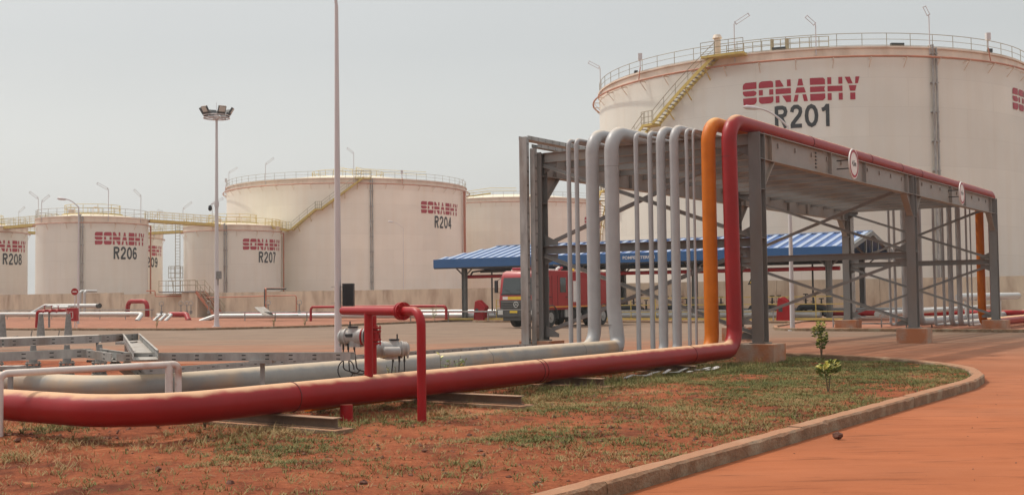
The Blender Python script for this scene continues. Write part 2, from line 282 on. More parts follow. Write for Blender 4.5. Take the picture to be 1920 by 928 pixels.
def pieces(mb,name,m,parent,**k):
    """one object for every unconnected piece"""
    n=len(mb.v); p_=list(range(n))
    def fd(a):
        while p_[a]!=a: p_[a]=p_[p_[a]]; a=p_[a]
        return a
    for f in mb.f:
        for i in f[1:]: p_[fd(f[0])]=fd(i)
    g={}
    for i in range(n): g.setdefault(fd(i),[]).append(i)
    for ids in g.values():
        mp_={j:i for i,j in enumerate(ids)}; q=MB(); q.add([mb.v[i] for i in ids],[tuple(mp_[i] for i in f) for f in mb.f if f[0] in mp_]); part(q,name,m,parent,**k)
def tag(o,label,cat,group=None):
    o['label']=label; o['category']=cat
    if group: o['group']=group
    return o
def struct(o,kind='structure'): o['kind']=kind; return o
th=.6005; N1=Vector((6.0921,28.8079,0)); D=Vector((math.sin(th),math.cos(th),0)); Nn=Vector((-math.cos(th),math.sin(th),0)); Z=Vector((0,0,1))
def G(u,v,z=0): return N1+D*u+Nn*v+Z*z

def text_mesh(txt,size,bold=.0,xs=1,extrude=0):
    cu=bpy.data.curves.new("t",'FONT'); cu.body=txt; cu.size=size; cu.offset=bold; cu.extrude=extrude; cu.resolution_u=4; cu.align_x='LEFT'
    o=bpy.data.objects.new("t",cu); C.link(o); dg=bpy.context.evaluated_depsgraph_get(); dg.update()
    me=bpy.data.meshes.new_from_object(o.evaluated_get(dg)); bpy.data.objects.remove(o)
    v=[(q.co.x*xs,q.co.y,q.co.z) for q in me.vertices]; f=[tuple(p.vertices) for p in me.polygons]; bpy.data.meshes.remove(me)
    x0=min(q[0] for q in v); y0=min(q[1] for q in v); x1=max(q[0] for q in v); y1=max(q[1] for q in v)
    return [(a-x0,b-y0,c) for a,b,c in v],f,x1-x0,y1-y0
def flat_text(name,txt,origin,ax,up,height,width,m,parent,bold=.0,ex=.004):
    v,f,w_,h_=text_mesh(txt,1,bold); ax=Vector(ax).normalized(); up=Vector(up).normalized(); nrm=ax.cross(up); o=Vector(origin)
    mb=MB(); mb.add([o+ax*(a*width/w_)+up*(b*height/h_)+nrm*ex for a,b,c in v],f)
    return part(mb,name,m,parent,smooth=False)

# ------------------------------------------------------------------ ground, roads, kerbs
gnd=MB(); S=3000
gnd.add([(-S,-S,-.02),(S,-S,-.02),(S,S,-.02),(-S,S,-.02)],[(0,1,2,3)]); struct(gnd.build("ground",'soil',smooth=False))
def sheet(name,poly,z,m):
    bm=bmesh.new(); f=bm.faces.new([bm.verts.new((q[0],q[1],z)) for q in poly]); bmesh.ops.triangulate(bm,faces=[f]); 
    bmesh.ops.recalc_face_normals(bm,faces=bm.faces); me=bpy.data.meshes.new(name); bm.to_mesh(me); bm.free(); me.materials.append(M[m])
    if me.polygons[0].normal.z<0: me.flip_normals()
    o=bpy.data.objects.new(name,me); C.link(o); return o
def rpoly(pts,R,closed=True):
    P=[Vector((q[0],q[1],0)) for q in pts]
    if closed:
        P=[(P[0]+P[-1])/2]+P+[(P[0]+P[-1])/2]
    return fillet(P,R)
# road: everything between the beds
struct(sheet("road",[(-220,-60),(220,-60),(220,120),(-220,120)],0,'road'))
# near planted bed (holds the pipe run and the rack's front feet)
bed_line=fillet([G(-60,-6.15),G(-5.6,-6.2),G(-3.95,-6.0),G(-2.05,-5.42),G(-.85,-4.78),G(1.0,-3.12),G(2.05,-1.55),G(2.44,.25),G(2.44,9.5)],[0,5,3,4,6,6,5,5,0])
bed_poly=bed_line+[G(-6,13),G(-9,40),G(-60,40)]
def kerb(name,line,label,w=.16,h=.13,seg=1.0,closed=False):
    """concrete kerb blocks laid along a line; one mesh, joints left as gaps"""
    P=[Vector(q) for q in line]; d=[0]
    for a,b in zip(P,P[1:]): d.append(d[-1]+(b-a).length)
    def at(s):
        s=max(0,min(d[-1],s))
        for i in range(len(P)-1):
            if s<=d[i+1]+1e-9: return P[i].lerp(P[i+1],(s-d[i])/max(1e-9,d[i+1]-d[i])),(P[i+1]-P[i]).normalized()
        return P[-1],(P[-1]-P[-2]).normalized()
    mb=MB(); s=0
    while s<d[-1]-.05:
        e=min(s+seg,d[-1]); n=max(1,int((e-s)/.16)); rows=[]; jz=rnd.uniform(-.008,.008); jo=rnd.uniform(-.008,.008)
        for k in range(n+1):
            q,t=at(s+.006+(e-s-.012)*k/n); sd_=Vector((-t.y,t.x,0)); q=q+sd_*jo
            c=.022; ww=w/2
            j1,j2,j3=[rnd.uniform(-1,1)*.0028 for _ in range(3)]; c1=c+(rnd.random()**9)*.035; c2=c+(rnd.random()**9)*.035; rows.append([q-sd_*ww-Z*.06,q-sd_*(ww+j3)+Z*(h-c1+jz),q-sd_*(ww-c1)+Z*(h+jz+j1),q+sd_*(ww-c2)+Z*(h+jz+j2),q+sd_*(ww+j3)+Z*(h-c2+jz),q+sd_*ww-Z*.06])
        vs=[v for r_ in rows for v in r_]; fs=[]
        for i in range(n):
            for j in range(5): fs.append((i*6+j,i*6+j+1,(i+1)*6+j+1,(i+1)*6+j))
        fs.append((0,1,2,3,4,5)[::-1]); fs.append(tuple(n*6+j for j in range(6))); mb.add(vs,fs); s=e
    o=mb.build(name,'kerb',smooth=False); struct(o); o['label']=label; return o
kerb("kerb",bed_line,"dusty concrete kerb round the near planted bed",w=.22,h=.15,seg=4.6)
# far side under the rack, canopy pad, left bank
R_LINE=fillet([G(25,-60),G(25,9.5),G(29,11.2),G(38.7,13.5),G(38.7,37.5),G(48,40)],[0,2,2,1.2,1.2,0])
kerb("kerb",R_LINE,"low kerb along the far side of the yard",w=.2,h=.14,seg=2)
L_LINE=fillet([G(44,41),G(37,40.3),G(25.6,39.6),G(18.6,42.5),G(16.5,52),G(15.5,60),G(14,120)],[0,3,6,4,6,4,0])
kerb("kerb",L_LINE,"low kerb along the left bank",w=.2,h=.14,seg=2)
def bank(name,poly,z,m='farsoil'): return struct(sheet(name,poly,z,m))
bank("soil_bank",R_LINE[:len(R_LINE)]+[G(90,40),G(90,-60)],.05)
bank("soil_bank",L_LINE[::-1][::-1]+[G(90,120),G(90,41)],.05)
pad=struct(sheet("canopy_pad",[G(38.9,13.6),G(38.9,37.4),G(52,37.4),G(52,13.6)],.12,'foot'))

# near bed: relief grid
def hfun(x,y):
    return .028*math.sin(x*1.7+.6*math.sin(y*1.3))*math.sin(y*1.9+.5*math.sin(x*2.1))+.014*math.sin(x*5.3+y*2.1)*math.sin(y*6.1-x*1.7)+.008*math.sin(11*x+3*y)*math.sin(9*y-4*x)
def inside(x,y,poly):
    c=False; j=len(poly)-1
    for i in range(len(poly)):
        a=poly[i];b=poly[j]
        if (a[1]>y)!=(b[1]>y) and x<(b[0]-a[0])*(y-a[1])/(b[1]-a[1])+a[0]: c=not c
        j=i
    return c
def uvw(x,y):
    q=Vector((x,y,0))-N1; return q.dot(D),q.dot(Nn)
def soilz(x,y):
    u,v=uvw(x,y); k=max(0,min(1,(v+.8)/1.2))*max(0,min(1,(-u-7)/3))
    return .018+.055*max(0,min(1,(-v-1.3)/3))+hfun(x,y)*.9+k*.022*math.sin(v*15+.8*math.sin(u*1.1)+.5*math.sin(x*5))
bm=bmesh.new(); f=bm.faces.new([bm.verts.new((q[0],q[1],0)) for q in bed_poly])
us=[-34+i*.2 for i in range(184)]
bmesh.ops.triangulate(bm,faces=[f])
for u in us:
    co=G(u,0); bmesh.ops.bisect_plane(bm,geom=bm.verts[:]+bm.edges[:]+bm.faces[:],plane_co=co,plane_no=D)
for v in [-6.2+i*.2 for i in range(90)]:
    co=G(0,v); bmesh.ops.bisect_plane(bm,geom=bm.verts[:]+bm.edges[:]+bm.faces[:],plane_co=co,plane_no=Nn)
for v in bm.verts: v.co.z=soilz(v.co.x,v.co.y)
bmesh.ops.recalc_face_normals(bm,faces=bm.faces); me=bpy.data.meshes.new("soil_bed"); bm.to_mesh(me); bm.free(); me.materials.append(M['soil'])
if sum(q.normal.z for q in me.polygons)<0: me.flip_normals()
me.polygons.foreach_set('use_smooth',[True]*len(me.polygons)); o=bpy.data.objects.new("soil_bed",me); C.link(o); struct(o)

# ------------------------------------------------------------------ storage tanks
BANDS=((0,30),(38,62),(70,100))
def P_(*a): return [tuple(q) for q in a]
LOGO=[]  # polygons in a 0..530 x 0..100 box, already cut by the two stripes
def addp(x,*pp):
    for q in pp: LOGO.append([(x+a,b) for a,b in q])
S_=[[(0,70),(0,86),(4,95),(13,100),(62,100),(62,70)],[(0,62),(0,50),(5,42),(14,38),(50,38),(58,42),(62,50),(60,56),(50,62)][:],[(2,0),(50,0),(58,5),(62,14),(62,30),(0,30)]]
O_=[[(0,70),(0,86),(4,96),(14,100),(54,100),(62,96),(64,88),(64,70)],[(0,38),(18,38),(18,62),(0,62)],[(46,38),(64,38),(64,62),(46,62)],[(0,30),(0,12),(4,4),(12,0),(52,0),(60,4),(64,12),(64,30)]]
N_=[[(0,70),(36,70),(20,100),(0,100)],[(50,70),(66,70),(66,100),(50,100)],[(0,38),(66,38),(66,62),(40,62),(38,62),(0,62)],[(0,0),(16,0),(16,30),(0,30)],[(46,0),(66,0),(66,30),(28,30)]]
A_=[[(18,70),(44,70),(38,100),(24,100)],[(8,38),(54,38),(47,62),(15,62)],[(0,0),(17,0),(23,30),(7,30)],[(45,0),(62,0),(55,30),(39,30)]]
B_=[[(0,70),(64,70),(64,92),(56,100),(0,100)],[(0,38),(64,38),(60,50),(64,62),(0,62)],[(0,0),(54,0),(64,10),(64,30),(0,30)]]
H_=[[(0,70),(17,70),(17,100),(0,100)],[(47,70),(64,70),(64,100),(47,100)],[(0,38),(64,38),(64,62),(0,62)],[(0,0),(17,0),(17,30),(0,30)],[(47,0),(64,0),(64,30),(47,30)]]
Y_=[[(0,100),(22,100),(34,70),(14,70)],[(62,100),(40,100),(42,70),(48,70)][:0] or [(44,70),(56,70),(64,100),(46,100)],[(17,62),(50,62),(44,38),(22,38)],[(22,0),(44,0),(44,30),(22,30)]]
x=0
for L_,wd in ((S_,72),(O_,74),(N_,76),(A_,72),(B_,74),(H_,74),(Y_,66)):
    addp(x,*L_); x+=wd
LOGO_W=x-2
def cyl_decal(name,verts,faces,c,R,th0,z0,m,parent,sx=1,sy=1,step=.35):
    bm=bmesh.new(); vs=[bm.verts.new((a*sx,b*sy,0)) for a,b in verts]
    for f_ in faces:
        try: bm.faces.new([vs[i] for i in f_])
        except ValueError: pass
    x1=max(v.co.x for v in bm.verts); k=step
    while k<x1: bmesh.ops.bisect_plane(bm,geom=bm.verts[:]+bm.edges[:]+bm.faces[:],plane_co=(k,0,0),plane_no=(1,0,0)); k+=step
    for v in bm.verts:
        t=th0+v.co.x/R; v.co=(c[0]+R*math.cos(t),c[1]+R*math.sin(t),z0+v.co.y)
    bmesh.ops.recalc_face_normals(bm,faces=bm.faces)
    me=bpy.data.meshes.new(name); bm.to_mesh(me); bm.free(); me.materials.append(M[m]); o=bpy.data.objects.new(name,me); C.link(o); o.parent=parent; me.transform(Matrix.Translation(-parent.location)); return o
def cp(c,R,deg,z): t=R_(deg); return Vector((c[0]+R*math.cos(t),c[1]+R*math.sin(t),z))
def logo_on(c,R,th0,z0,width,height,parent):
    vs=[];fs=[]
    for q in LOGO:
        fs.append(tuple(range(len(vs),len(vs)+len(q)))); vs+=q
    cyl_decal("logo",vs,fs,c,R+.03,R_(th0),z0,'logored',parent,sx=width/LOGO_W,sy=height/100,step=.5 if R>10 else .3)
GL={'R':[[(0,0),(0,1)],[(0,.93),(.30,.93),(.42,.88),(.47,.74),(.42,.60),(.30,.54),(0,.54)],[(.22,.54),(.47,.0)]],
 '0':[[(.25,.93),(.12,.87),(.03,.72),(.0,.5),(.03,.28),(.12,.13),(.25,.07),(.38,.13),(.47,.28),(.5,.5),(.47,.72),(.38,.87),(.25,.93),(.12,.87)]],
 '1':[[(.30,0),(.30,1)],[(.30,.95),(.18,.80),(.02,.74)]],'2':[[(.02,.70),(.06,.85),(.16,.93),(.32,.93),(.44,.84),(.46,.70),(.40,.55),(.22,.36),(.06,.18),(.02,.07)],[(-.05,.07),(.52,.07)]],
 '4':[[(.36,0),(.36,1)],[(.36,.95),(.02,.32)],[(-.04,.28),(.54,.28)]],
 '6':[[(.46,.78),(.38,.90),(.25,.93),(.10,.84),(.01,.64),(.0,.40),(.06,.17),(.24,.07),(.40,.13),(.48,.30),(.42,.48),(.26,.56),(.10,.48),(.02,.34)]],
 '7':[[(-.02,.93),(.52,.93)],[(.48,.90),(.30,.60),(.20,.30),(.16,0)]],
 '8':[[(.25,.93),(.10,.88),(.04,.74),(.10,.60),(.25,.54),(.40,.60),(.46,.74),(.40,.88),(.25,.93),(.1,.88)],[(.25,.54),(.07,.46),(.0,.30),(.07,.13),(.25,.07),(.43,.13),(.5,.30),(.43,.46),(.25,.54),(.07,.46)]],
 '9':[[(.04,.22),(.12,.10),(.25,.07),(.40,.16),(.49,.36),(.5,.60),(.44,.83),(.26,.93),(.10,.87),(.02,.70),(.08,.52),(.24,.44),(.40,.52),(.48,.66)]]}
def stroke_text(txt,wd=.182):
    vs=[];fs=[];x0=0
    for ch in txt:
        for st in GL[ch]:
            P=[Vector((a,b)) for a,b in st]; n=len(P); L=[];Rr=[]
            for i in range(n):
                t=(P[min(i+1,n-1)]-P[max(i-1,0)]).normalized(); nn=Vector((-t.y,t.x))
                if 0<i<n-1:
                    t1=(P[i]-P[i-1]).normalized(); k=1/max(.7,abs(Vector((-t1.y,t1.x)).dot(nn)))
                else: k=1
                L.append(P[i]+nn*wd/2*k); Rr.append(P[i]-nn*wd/2*k)
            o=len(vs); vs+=[(x0+q.x,q.y) for q in L]+[(x0+q.x,q.y) for q in Rr]; fs+=[(o+i,o+i+1,o+n+i+1,o+n+i) for i in range(n-1)]
        x0+=.5+.26
    mx=min(q[0] for q in vs); return [(a-mx,b,0) for a,b in vs],fs,max(q[0] for q in vs)-mx,1.0
def number_on(txt,c,R,th0,z0,width,height,parent):
    v,f,w_,h_=stroke_text(txt); cyl_decal("tank_number",[(a,b) for a,b,q in v],f,c,R+.03,R_(th0),z0,'ink',parent,sx=width/w_,sy=height/h_,step=.5 if R>10 else .3)
def tank_lamp(c,R,deg,H,hp,arm_vec,parent):
    b=cp(c,R+.1,deg,H-.6); t=b+Z*(hp+.6); mb=MB(); mb.tube([b,t],.045,6); mb.tube([t,t+Vector(arm_vec)*.12],.035,6); o=part(mb,"lamp_post",'pole',parent)
    a=t+Vector(arm_vec)*.1; e=t+Vector(arm_vec); sd_=Vector((0,0,1)).cross(Vector(arm_vec)).normalized()
    dz=Vector(arm_vec).normalized().cross(sd_)*.12
    mb=MB(); mb.tube([a+dz,e+dz],.03,6); mb.tube([a-dz,e-dz],.03,6); mb.tube([a+dz*1.3,a-dz*1.3],.05,6); mb.tube([e+dz*1.3,e-dz*1.3],.04,6); part(mb,"lamp_head",'pole',o)
def arc(c,R,z,a0=0,a1=360,n=96,z1=None):
    return [cp(c,R,a0+(a1-a0)*i/n,z+(0 if z1 is None else (z1-z)*i/n)) for i in range(n+1)]
def make_tank(c,R,H,label,group='storage_tanks',down=None,redpipe=None,roof_h=None,lamps=(),boxes=(),ringz=.85,rails=1.1,logo=None,number=None,postgap=2.0,railm='railgrey'):
    t=thing("storage_tank",label,"storage tank","storage tanks in the yard",(c[0],c[1],0))
    nseg=128
    bm=bmesh.new(); uvl=bm.loops.layers.uv.new("UVMap"); lo=[];hi=[]
    for i in range(nseg):
        a=2*math.pi*i/nseg; lo.append(bm.verts.new((R*math.cos(a),R*math.sin(a),0))); hi.append(bm.verts.new((R*math.cos(a),R*math.sin(a),H)))
    for i in range(nseg):
        j=(i+1)%nseg; f=bm.faces.new((lo[i],lo[j],hi[j],hi[i])); f.smooth=True
        for l,(uu,vv) in zip(f.loops,((i,0),(i+1,0),(i+1,H),(i,H))): l[uvl].uv=(uu*2*math.pi*R/nseg,vv)
    me=bpy.data.meshes.new("shell"); bm.to_mesh(me); bm.free(); me.materials.append(M['tank2' if R>20.5 else 'tank']); s=bpy.data.objects.new("shell",me); C.link(s); s.parent=t
    rh=R*.10 if roof_h is None else roof_h
    mb=MB(); mb.add([cp(c,R,360*i/64,H-.02) for i in range(64)]+[cp(c,R*.45,360*i/64,H+rh*.72) for i in range(64)]+[Vector((c[0],c[1],H+rh))],
        [(i,(i+1)%64,(i+1)%64+64,i+64) for i in range(64)]+[(64+i,64+(i+1)%64,128) for i in range(64)]); part(mb,"roof",'roofcream',t)
    # wind girder / top curb
    mb=MB(); ww=.05
    def band(z0,z1,r1):
        n=96; vs=[cp(c,q,360*i/n,z) for q,z in ((R-.01,z0),(r1,z0),(r1,z1),(R-.01,z1)) for i in range(n)]
        mb.add(vs,[(k*n+i,k*n+(i+1)%n,((k+1)%4)*n+(i+1)%n,((k+1)%4)*n+i) for k in range(4) for i in range(n)])
    band(H-ringz,H+.02,R+.035); band(H-.12,H+.03,R+.16 if R>10 else R+.10)
    part(mb,"top_curb",'curb',t)
    mb=MB(); rr=R+(.62 if R>10 else .35); mb.tube(arc(c,rr,H-ringz-.05,n=128)[:-1],.085 if R>10 else .06,6,closed=True)
    part(mb,"cooling_ring_pipe",'ringred',t)
    nb=int(2*math.pi*R/2.9)
    for i in range(nb):
        a=360*i/nb
        if math.cos(R_(a)-math.atan2(-c[1],-c[0]))<-.15: continue
        mb=MB(); mb.bar(cp(c,rr+.1,a,H-ringz-.14),cp(c,R,a,H-ringz-.14),.07,.06); mb.bar(cp(c,rr,a,H-ringz-.16),cp(c,R,a,H-ringz-.85),.05,.05); part(mb,"pipe_bracket",'curb',t)
    if rails:
        mb=MB(); k=int(2*math.pi*R/postgap)
        for z,rr_ in ((rails,.028),(rails*.55,.02),(.12,.02)): mb.tube(arc(c,R-.03,H+z,n=96)[:-1],rr_,5,closed=True)
        for i in range(k): a=360*i/k; mb.tube([cp(c,R-.03,a,H),cp(c,R-.03,a,H+rails)],.026,5)
        part(mb,"guard_rail",railm,t)
    if down is not None:
        for q in down:
            mb=MB(); d0=.45/R*57.3*.5
            mb.tube([cp(c,R+.25,q-d0,0),cp(c,R+.25,q-d0,H+.15),cp(c,R-.3,q-d0,H+.2)],.1,8); mb.tube([cp(c,R+.25,q+d0*.4,0),cp(c,R+.25,q+d0*.4,H-.05)],.09,8)
            for z in np.arange(2,H,2.4): mb.box(cp(c,R+.15,q-d0*.3,z),(.3,.62,.08),Vector((math.cos(R_(q)),math.sin(R_(q)),0)))
            part(mb,"cable_riser",'galv',t)
    if redpipe is not None:
        for q in redpipe:
            mb=MB(); d0=.45/R*57.3*.5
            mb.tube([cp(c,R+.4,q,0),cp(c,R+.4,q,H-ringz)],.14 if R>10 else .1,8)
            if R>10: mb.tube([cp(c,R+.4,q+d0*2,0),cp(c,R+.4,q+d0*2,H-ringz)],.17,8)
            part(mb,"fire_water_riser",'downred',t)
    for (q,ln) in boxes:
        o=MB(); a=cp(c,R+.55,q,H-ringz); b=cp(c,R+.35,q,H+.35); o.tube([a,b],.05,6); ob=part(o,"foam_pipe",'downred',t)
        o=MB(); o.tube([b,b+Z*ln],.05,6); o.box(b+Z*(ln+.25),(.35,.35,.6)); part(o,"foam_box",'pole',t)
    for (q,hp,av) in lamps: tank_lamp(c,R,q,H,hp,av,t)
    if logo:
        for th0,z0,wd,ht in logo: logo_on(c,R,th0,z0,wd,ht,t)
    if number: number_on(number[0],c,R,*number[1:],t)
    return t
def stairs_on(c,R,a0,z0,a1,z1,parent,landings=(),wd=.85,m='yellow'):
    """spiral stair hugging the shell from (a0,z0) down to (a1,z1)"""
    n=max(6,int(abs(z0-z1)/.24)); st=thing_part(parent,"staircase"); mb=MB(); Ri=R+.15; Ro=R+.15+wd
    for r_ in (Ri,Ro):
        pts=[cp(c,r_,a0+(a1-a0)*i/n,z0+(z1-z0)*i/n) for i in range(n+1)]
        for a,b in zip(pts,pts[1:]): mb.bar(a,b,.05,.28)
    pieces(mb,"stringer",m,st)
    mb=MB()
    for i in range(n):
        a=a0+(a1-a0)*(i+.5)/n; z=z0+(z1-z0)*(i+.5)/n; rad=Vector((math.cos(R_(a)),math.sin(R_(a)),0)); mb.box(cp(c,R+.15+wd/2,a,z+.05),(wd-.04,.27,.035),rad)
    o=part(mb,"tread",'galv',st)
    mb=MB(); pts=[cp(c,Ro,a0+(a1-a0)*i/n,z0+(z1-z0)*i/n) for i in range(n+1)]
    mb.tube([q+Z*1.1 for q in pts],.028,5); mb.tube([q+Z*.6 for q in pts],.02,5)
    for i in range(0,n+1,4): mb.tube([pts[i],pts[i]+Z*1.1],.024,5)
    part(mb,"handrail",'railgrey',st)
    for i in range(3,n,6):
        mb=MB(); a=a0+(a1-a0)*i/n; z=z0+(z1-z0)*i/n; mb.bar(cp(c,Ro,a,z-.15),cp(c,R,a,z-.15),.08,.08); mb.bar(cp(c,Ro,a,z-.2),cp(c,R,a,z-1.1),.07,.07); part(mb,"stair_bracket",m,st)
    return st
def thing_part(parent,name):
    o=bpy.data.objects.new(name,None); C.link(o); o.parent=parent; return o
def platform(c,R,a0,a1,z,parent,wd=1.1,m='yellow',Rin=.1,rail=True):
    mb=MB(); n=6; vs=[];
    for i in range(n+1):
        a=a0+(a1-a0)*i/n
        for r_,zz in ((R+Rin,z-.2),(R+Rin+wd,z-.2),(R+Rin+wd,z),(R+Rin,z)): vs.append(cp(c,r_,a,zz))
    fs=[(i*4+k,i*4+(k+1)%4,(i+1)*4+(k+1)%4,(i+1)*4+k) for i in range(n) for k in range(4)]+[(3,2,1,0),(n*4,n*4+1,n*4+2,n*4+3)]
    mb.add(vs,fs); o=part(mb,"landing",m,parent)
    if rail:
        mb=MB()
        for z_ in (1.1,.6,.12): mb.tube([cp(c,R+Rin+wd,a0+(a1-a0)*i/n,z+z_) for i in range(n+1)],.028,5)
        for i in range(0,n+1,2): mb.tube([cp(c,R+Rin+wd,a0+(a1-a0)*i/n,z),cp(c,R+Rin+wd,a0+(a1-a0)*i/n,z+1.1)],.026,5)
        part(mb,"landing_rail",'railgrey',o)
c1=(29.17,114.42); R1=20.32; H1=21.72
tk=make_tank(c1,R1,H1,"huge cream tank marked R201, the biggest, looming behind the pipe rack",roof_h=.6,down=[-74.2],
    lamps=[(-176,2.2,(-1.1,0,.6)),(-120.5,2.6,(1.25,0,.8)),(-101.8,1.9,(-.75,0,.7)),(-75.3,2.6,(-.35,0,.75))],boxes=[(-148,.7),(-58.3,.7)],
    logo=[(-118.75,17.42,9.42,1.86),(-46.5,17.38,9.42,1.86)],number=("R201",-111.4,15.3,4.35,1.82),postgap=2.0)
platform(c1,R1,-127.5,-117.5,H1+.02,tk,wd=1.6,Rin=-.35)
stairs_on(c1,R1,-124.3,H1,-141.8,16.75,tk); platform(c1,R1,-141.6,-145.2,16.72,tk); stairs_on(c1,R1,-145.0,16.7,-163.5,11.6,tk); platform(c1,R1,-163.3,-166.5,11.6,tk); stairs_on(c1,R1,-166.3,11.6,-190,5,tk)
mb=MB()
for z_ in (1.3,.85,.4): mb.tube([cp(c1,R1-2.6,a,H1+.2+z_) for a in np.linspace(-126,-98,16)],.03,5)
for a in np.linspace(-126,-98,12): mb.tube([cp(c1,R1-2.6,a,H1),cp(c1,R1-2.6,a,H1+1.5)],.035,5)
mb.tube([cp(c1,R1-2.6,-113,H1),cp(c1,R1-2.6,-113,H1+1.55)],.16,8); mb.tube([cp(c1,R1-2.6,-109,H1),cp(c1,R1-2.6,-109,H1+1.5)],.18,8)
part(mb,"roof_walkway_rail",'railgrey',tk)
mb=MB()
for a in (-110.2,-83): mb.box(cp(c1,R1-.2,a,H1+.18),(.3,1.1,.28),Vector((math.cos(R_(a)),math.sin(R_(a)),0)))
mb.box(cp(c1,R1-.2,-55.5,H1+.3),(.3,.5,.3)); mb.box(cp(c1,R1-.2,-152,H1+.2),(.3,.6,.25)); pieces(mb,"overflow_vent",'darkpipe',tk)
mb=MB(); mb.tube([cp(c1,R1,-124.9,H1),cp(c1,R1,-124.9,H1+1.6)],.28,10); mb.tube([cp(c1,R1,-124.9,H1+1.6),cp(c1,R1,-124.9,H1+1.9)],[.42,.3],10); part(mb,"gauge_column",'curb',tk)

c4=(-28.74,204.76); R4=20.76; H4=20.9
tk=make_tank(c4,R4,H4,"big cream tank marked R204 with a yellow stair climbing to the right across it",roof_h=2.2,down=[-71.7],redpipe=[-13.5],
    lamps=[(-154,2.3,(1.4,0,.8)),(-121,2.6,(1.3,0,1.0)),(-79.5,3.9,(-1.0,0,.8))],boxes=[(-157,.5),(-58,.5)],logo=[(-47.6,15.6,10.1,1.94)],number=("R204",-39.4,13.3,4.65,1.94))
stairs_on(c4,R4,-75.5,H4,-93,16.0,tk,wd=.95); platform(c4,R4,-92.8,-95.6,16.0,tk); stairs_on(c4,R4,-95.4,15.95,-106,12.85,tk,wd=.95); platform(c4,R4,-105.8,-111,12.85,tk,wd=1.5)
platform(c4,R4,-79,-72,H4+.02,tk,wd=1.6,Rin=-1.2)
mb=MB()
# stair climbing the roof cone and curved roof walkway
for z_ in (1.1,.6):
    mb.tube([cp(c4,R4-.5,-78,H4+z_),cp(c4,R4*.62,-88,H4+1.5+z_),cp(c4,R4*.3,-98,H4+1.9+z_)],.035,5)
    mb.tube([cp(c4,R4-.5,-75,H4+z_),cp(c4,R4*.62,-76,H4+1.5+z_),cp(c4,R4*.35,-60,H4+1.9+z_),cp(c4,R4*.8,-30,H4+1+z_)],.035,5)
mb.tube([cp(c4,R4*.62,-88,H4+1.2),cp(c4,R4*.62,-88,H4+2.6)],.05,5); mb.tube([cp(c4,R4*.62,-76,H4+1.2),cp(c4,R4*.62,-76,H4+2.6)],.05,5)
for a in range(0,360,15): mb.tube([cp(c4,R4*.3,a,H4+1.7),cp(c4,R4*.3,a,H4+3)],.04,5)
mb.tube(arc(c4,R4*.3,H4+3,n=24)[:-1],.04,5,closed=True); mb.tube(arc(c4,R4*.3,H4+2.5,n=24)[:-1],.035,5,closed=True)
part(mb,"roof_walkway_rail",'yellow',tk)
c3=(-.05,244.0); R3=20.7
tk=make_tank(c3,R3,20.9,"cream tank with a faint cone roof seen between R204 and the pipe rack",roof_h=2.2,down=[-72],logo=[(-46,15.4,10.1,1.95)],lamps=[(-120,2.8,(1.2,0,1.0))])
mb=MB()
for z_ in (1.1,.6): mb.tube([cp(c3,R3,-165,20.9+z_),cp(c3,R3*.4,-120,22.9+z_),cp(c3,R3*.3,-80,22.9+z_)],.05,5)
mb.bar(cp(c3,R3,-165,21),cp(c3,R3*.4,-120,22.9),.8,.2); part(mb,"roof_walkway_rail",'yellow',tk)
HS=13.0
small=[((-57.55,160.0),7.29,"R206",-68.2,-49.3,"cream tank marked R206 behind the no-entry sign",[-80.5],[8]),((-43.29,180.7),7.34,"R207",-65.0,-45.4,"cream tank marked R207 behind the floodlight mast",[-84],[9]),
 ((-80.25,175.2),6.91,"R208",-62,-37.0,"cream tank marked R208 cut off by the left edge",None,None),((-65.98,195.7),7.03,"R209",-62,-42,"cream tank marked R209 mostly hidden behind tank R206",None,None)]
LS={"R206":[(-178,3.0,(-1.2,0,.9)),(-55,3.6,(-1.5,0,.8)),(-14,3.0,(-.9,0,.9)),(-130,2.1,(1.0,0,.8))],"R207":[(-160,2.8,(1.3,0,1.0)),(-100,3.2,(1.6,0,.7))],"R208":[(60,2.8,(.9,0,.8))],"R209":[(20,3.4,(-.9,0,.9)),(-20,2.8,(1.3,0,.9))]}
for c,R,no,tl,tn,lab,dn,rp_ in small:
    tk=make_tank(c,R,HS,lab,roof_h=.9,down=dn,redpipe=rp_,logo=[(tl,9.3,8.0,1.65)],number=(no,tn,7.4,3.75,1.62),rails=1.1,ringz=.8,postgap=1.5,lamps=LS[no],railm='yellow' if no=='R207' else 'railgrey')
    mb=MB()
    for z_ in (1.15,.65): mb.tube(arc(c,R*.5,HS+.75+z_,n=24)[:-1],.035,5,closed=True)
    for a in range(0,360,30): mb.tube([cp(c,R*.5,a,HS+.6),cp(c,R*.5,a,HS+1.9)],.035,5)
    n=24; mb.add([cp(c,q,360*i/n,HS+.72) for q in (R*.4,R*.54) for i in range(n)]+[cp(c,q,360*i/n,HS+.5) for q in (R*.54,R*.4) for i in range(n)],[(k*n+i,k*n+(i+1)%n,((k+1)%4)*n+(i+1)%n,((k+1)%4)*n+i) for k in range(4) for i in range(n)])
    part(mb,"roof_platform",'yellow',tk)
    mb=MB(); mb.tube([cp(c,R*.7,-70,HS+.3),cp(c,R*.7,-70,HS+1.4),cp(c,R*.6,-60,HS+1.4),cp(c,R*.6,-60,HS+.4)],.06,6,bend=.3); mb.box(cp(c,R*.85,-95,HS+.7),(.7,.7,.5)); pieces(mb,"roof_vent",'curb',tk)
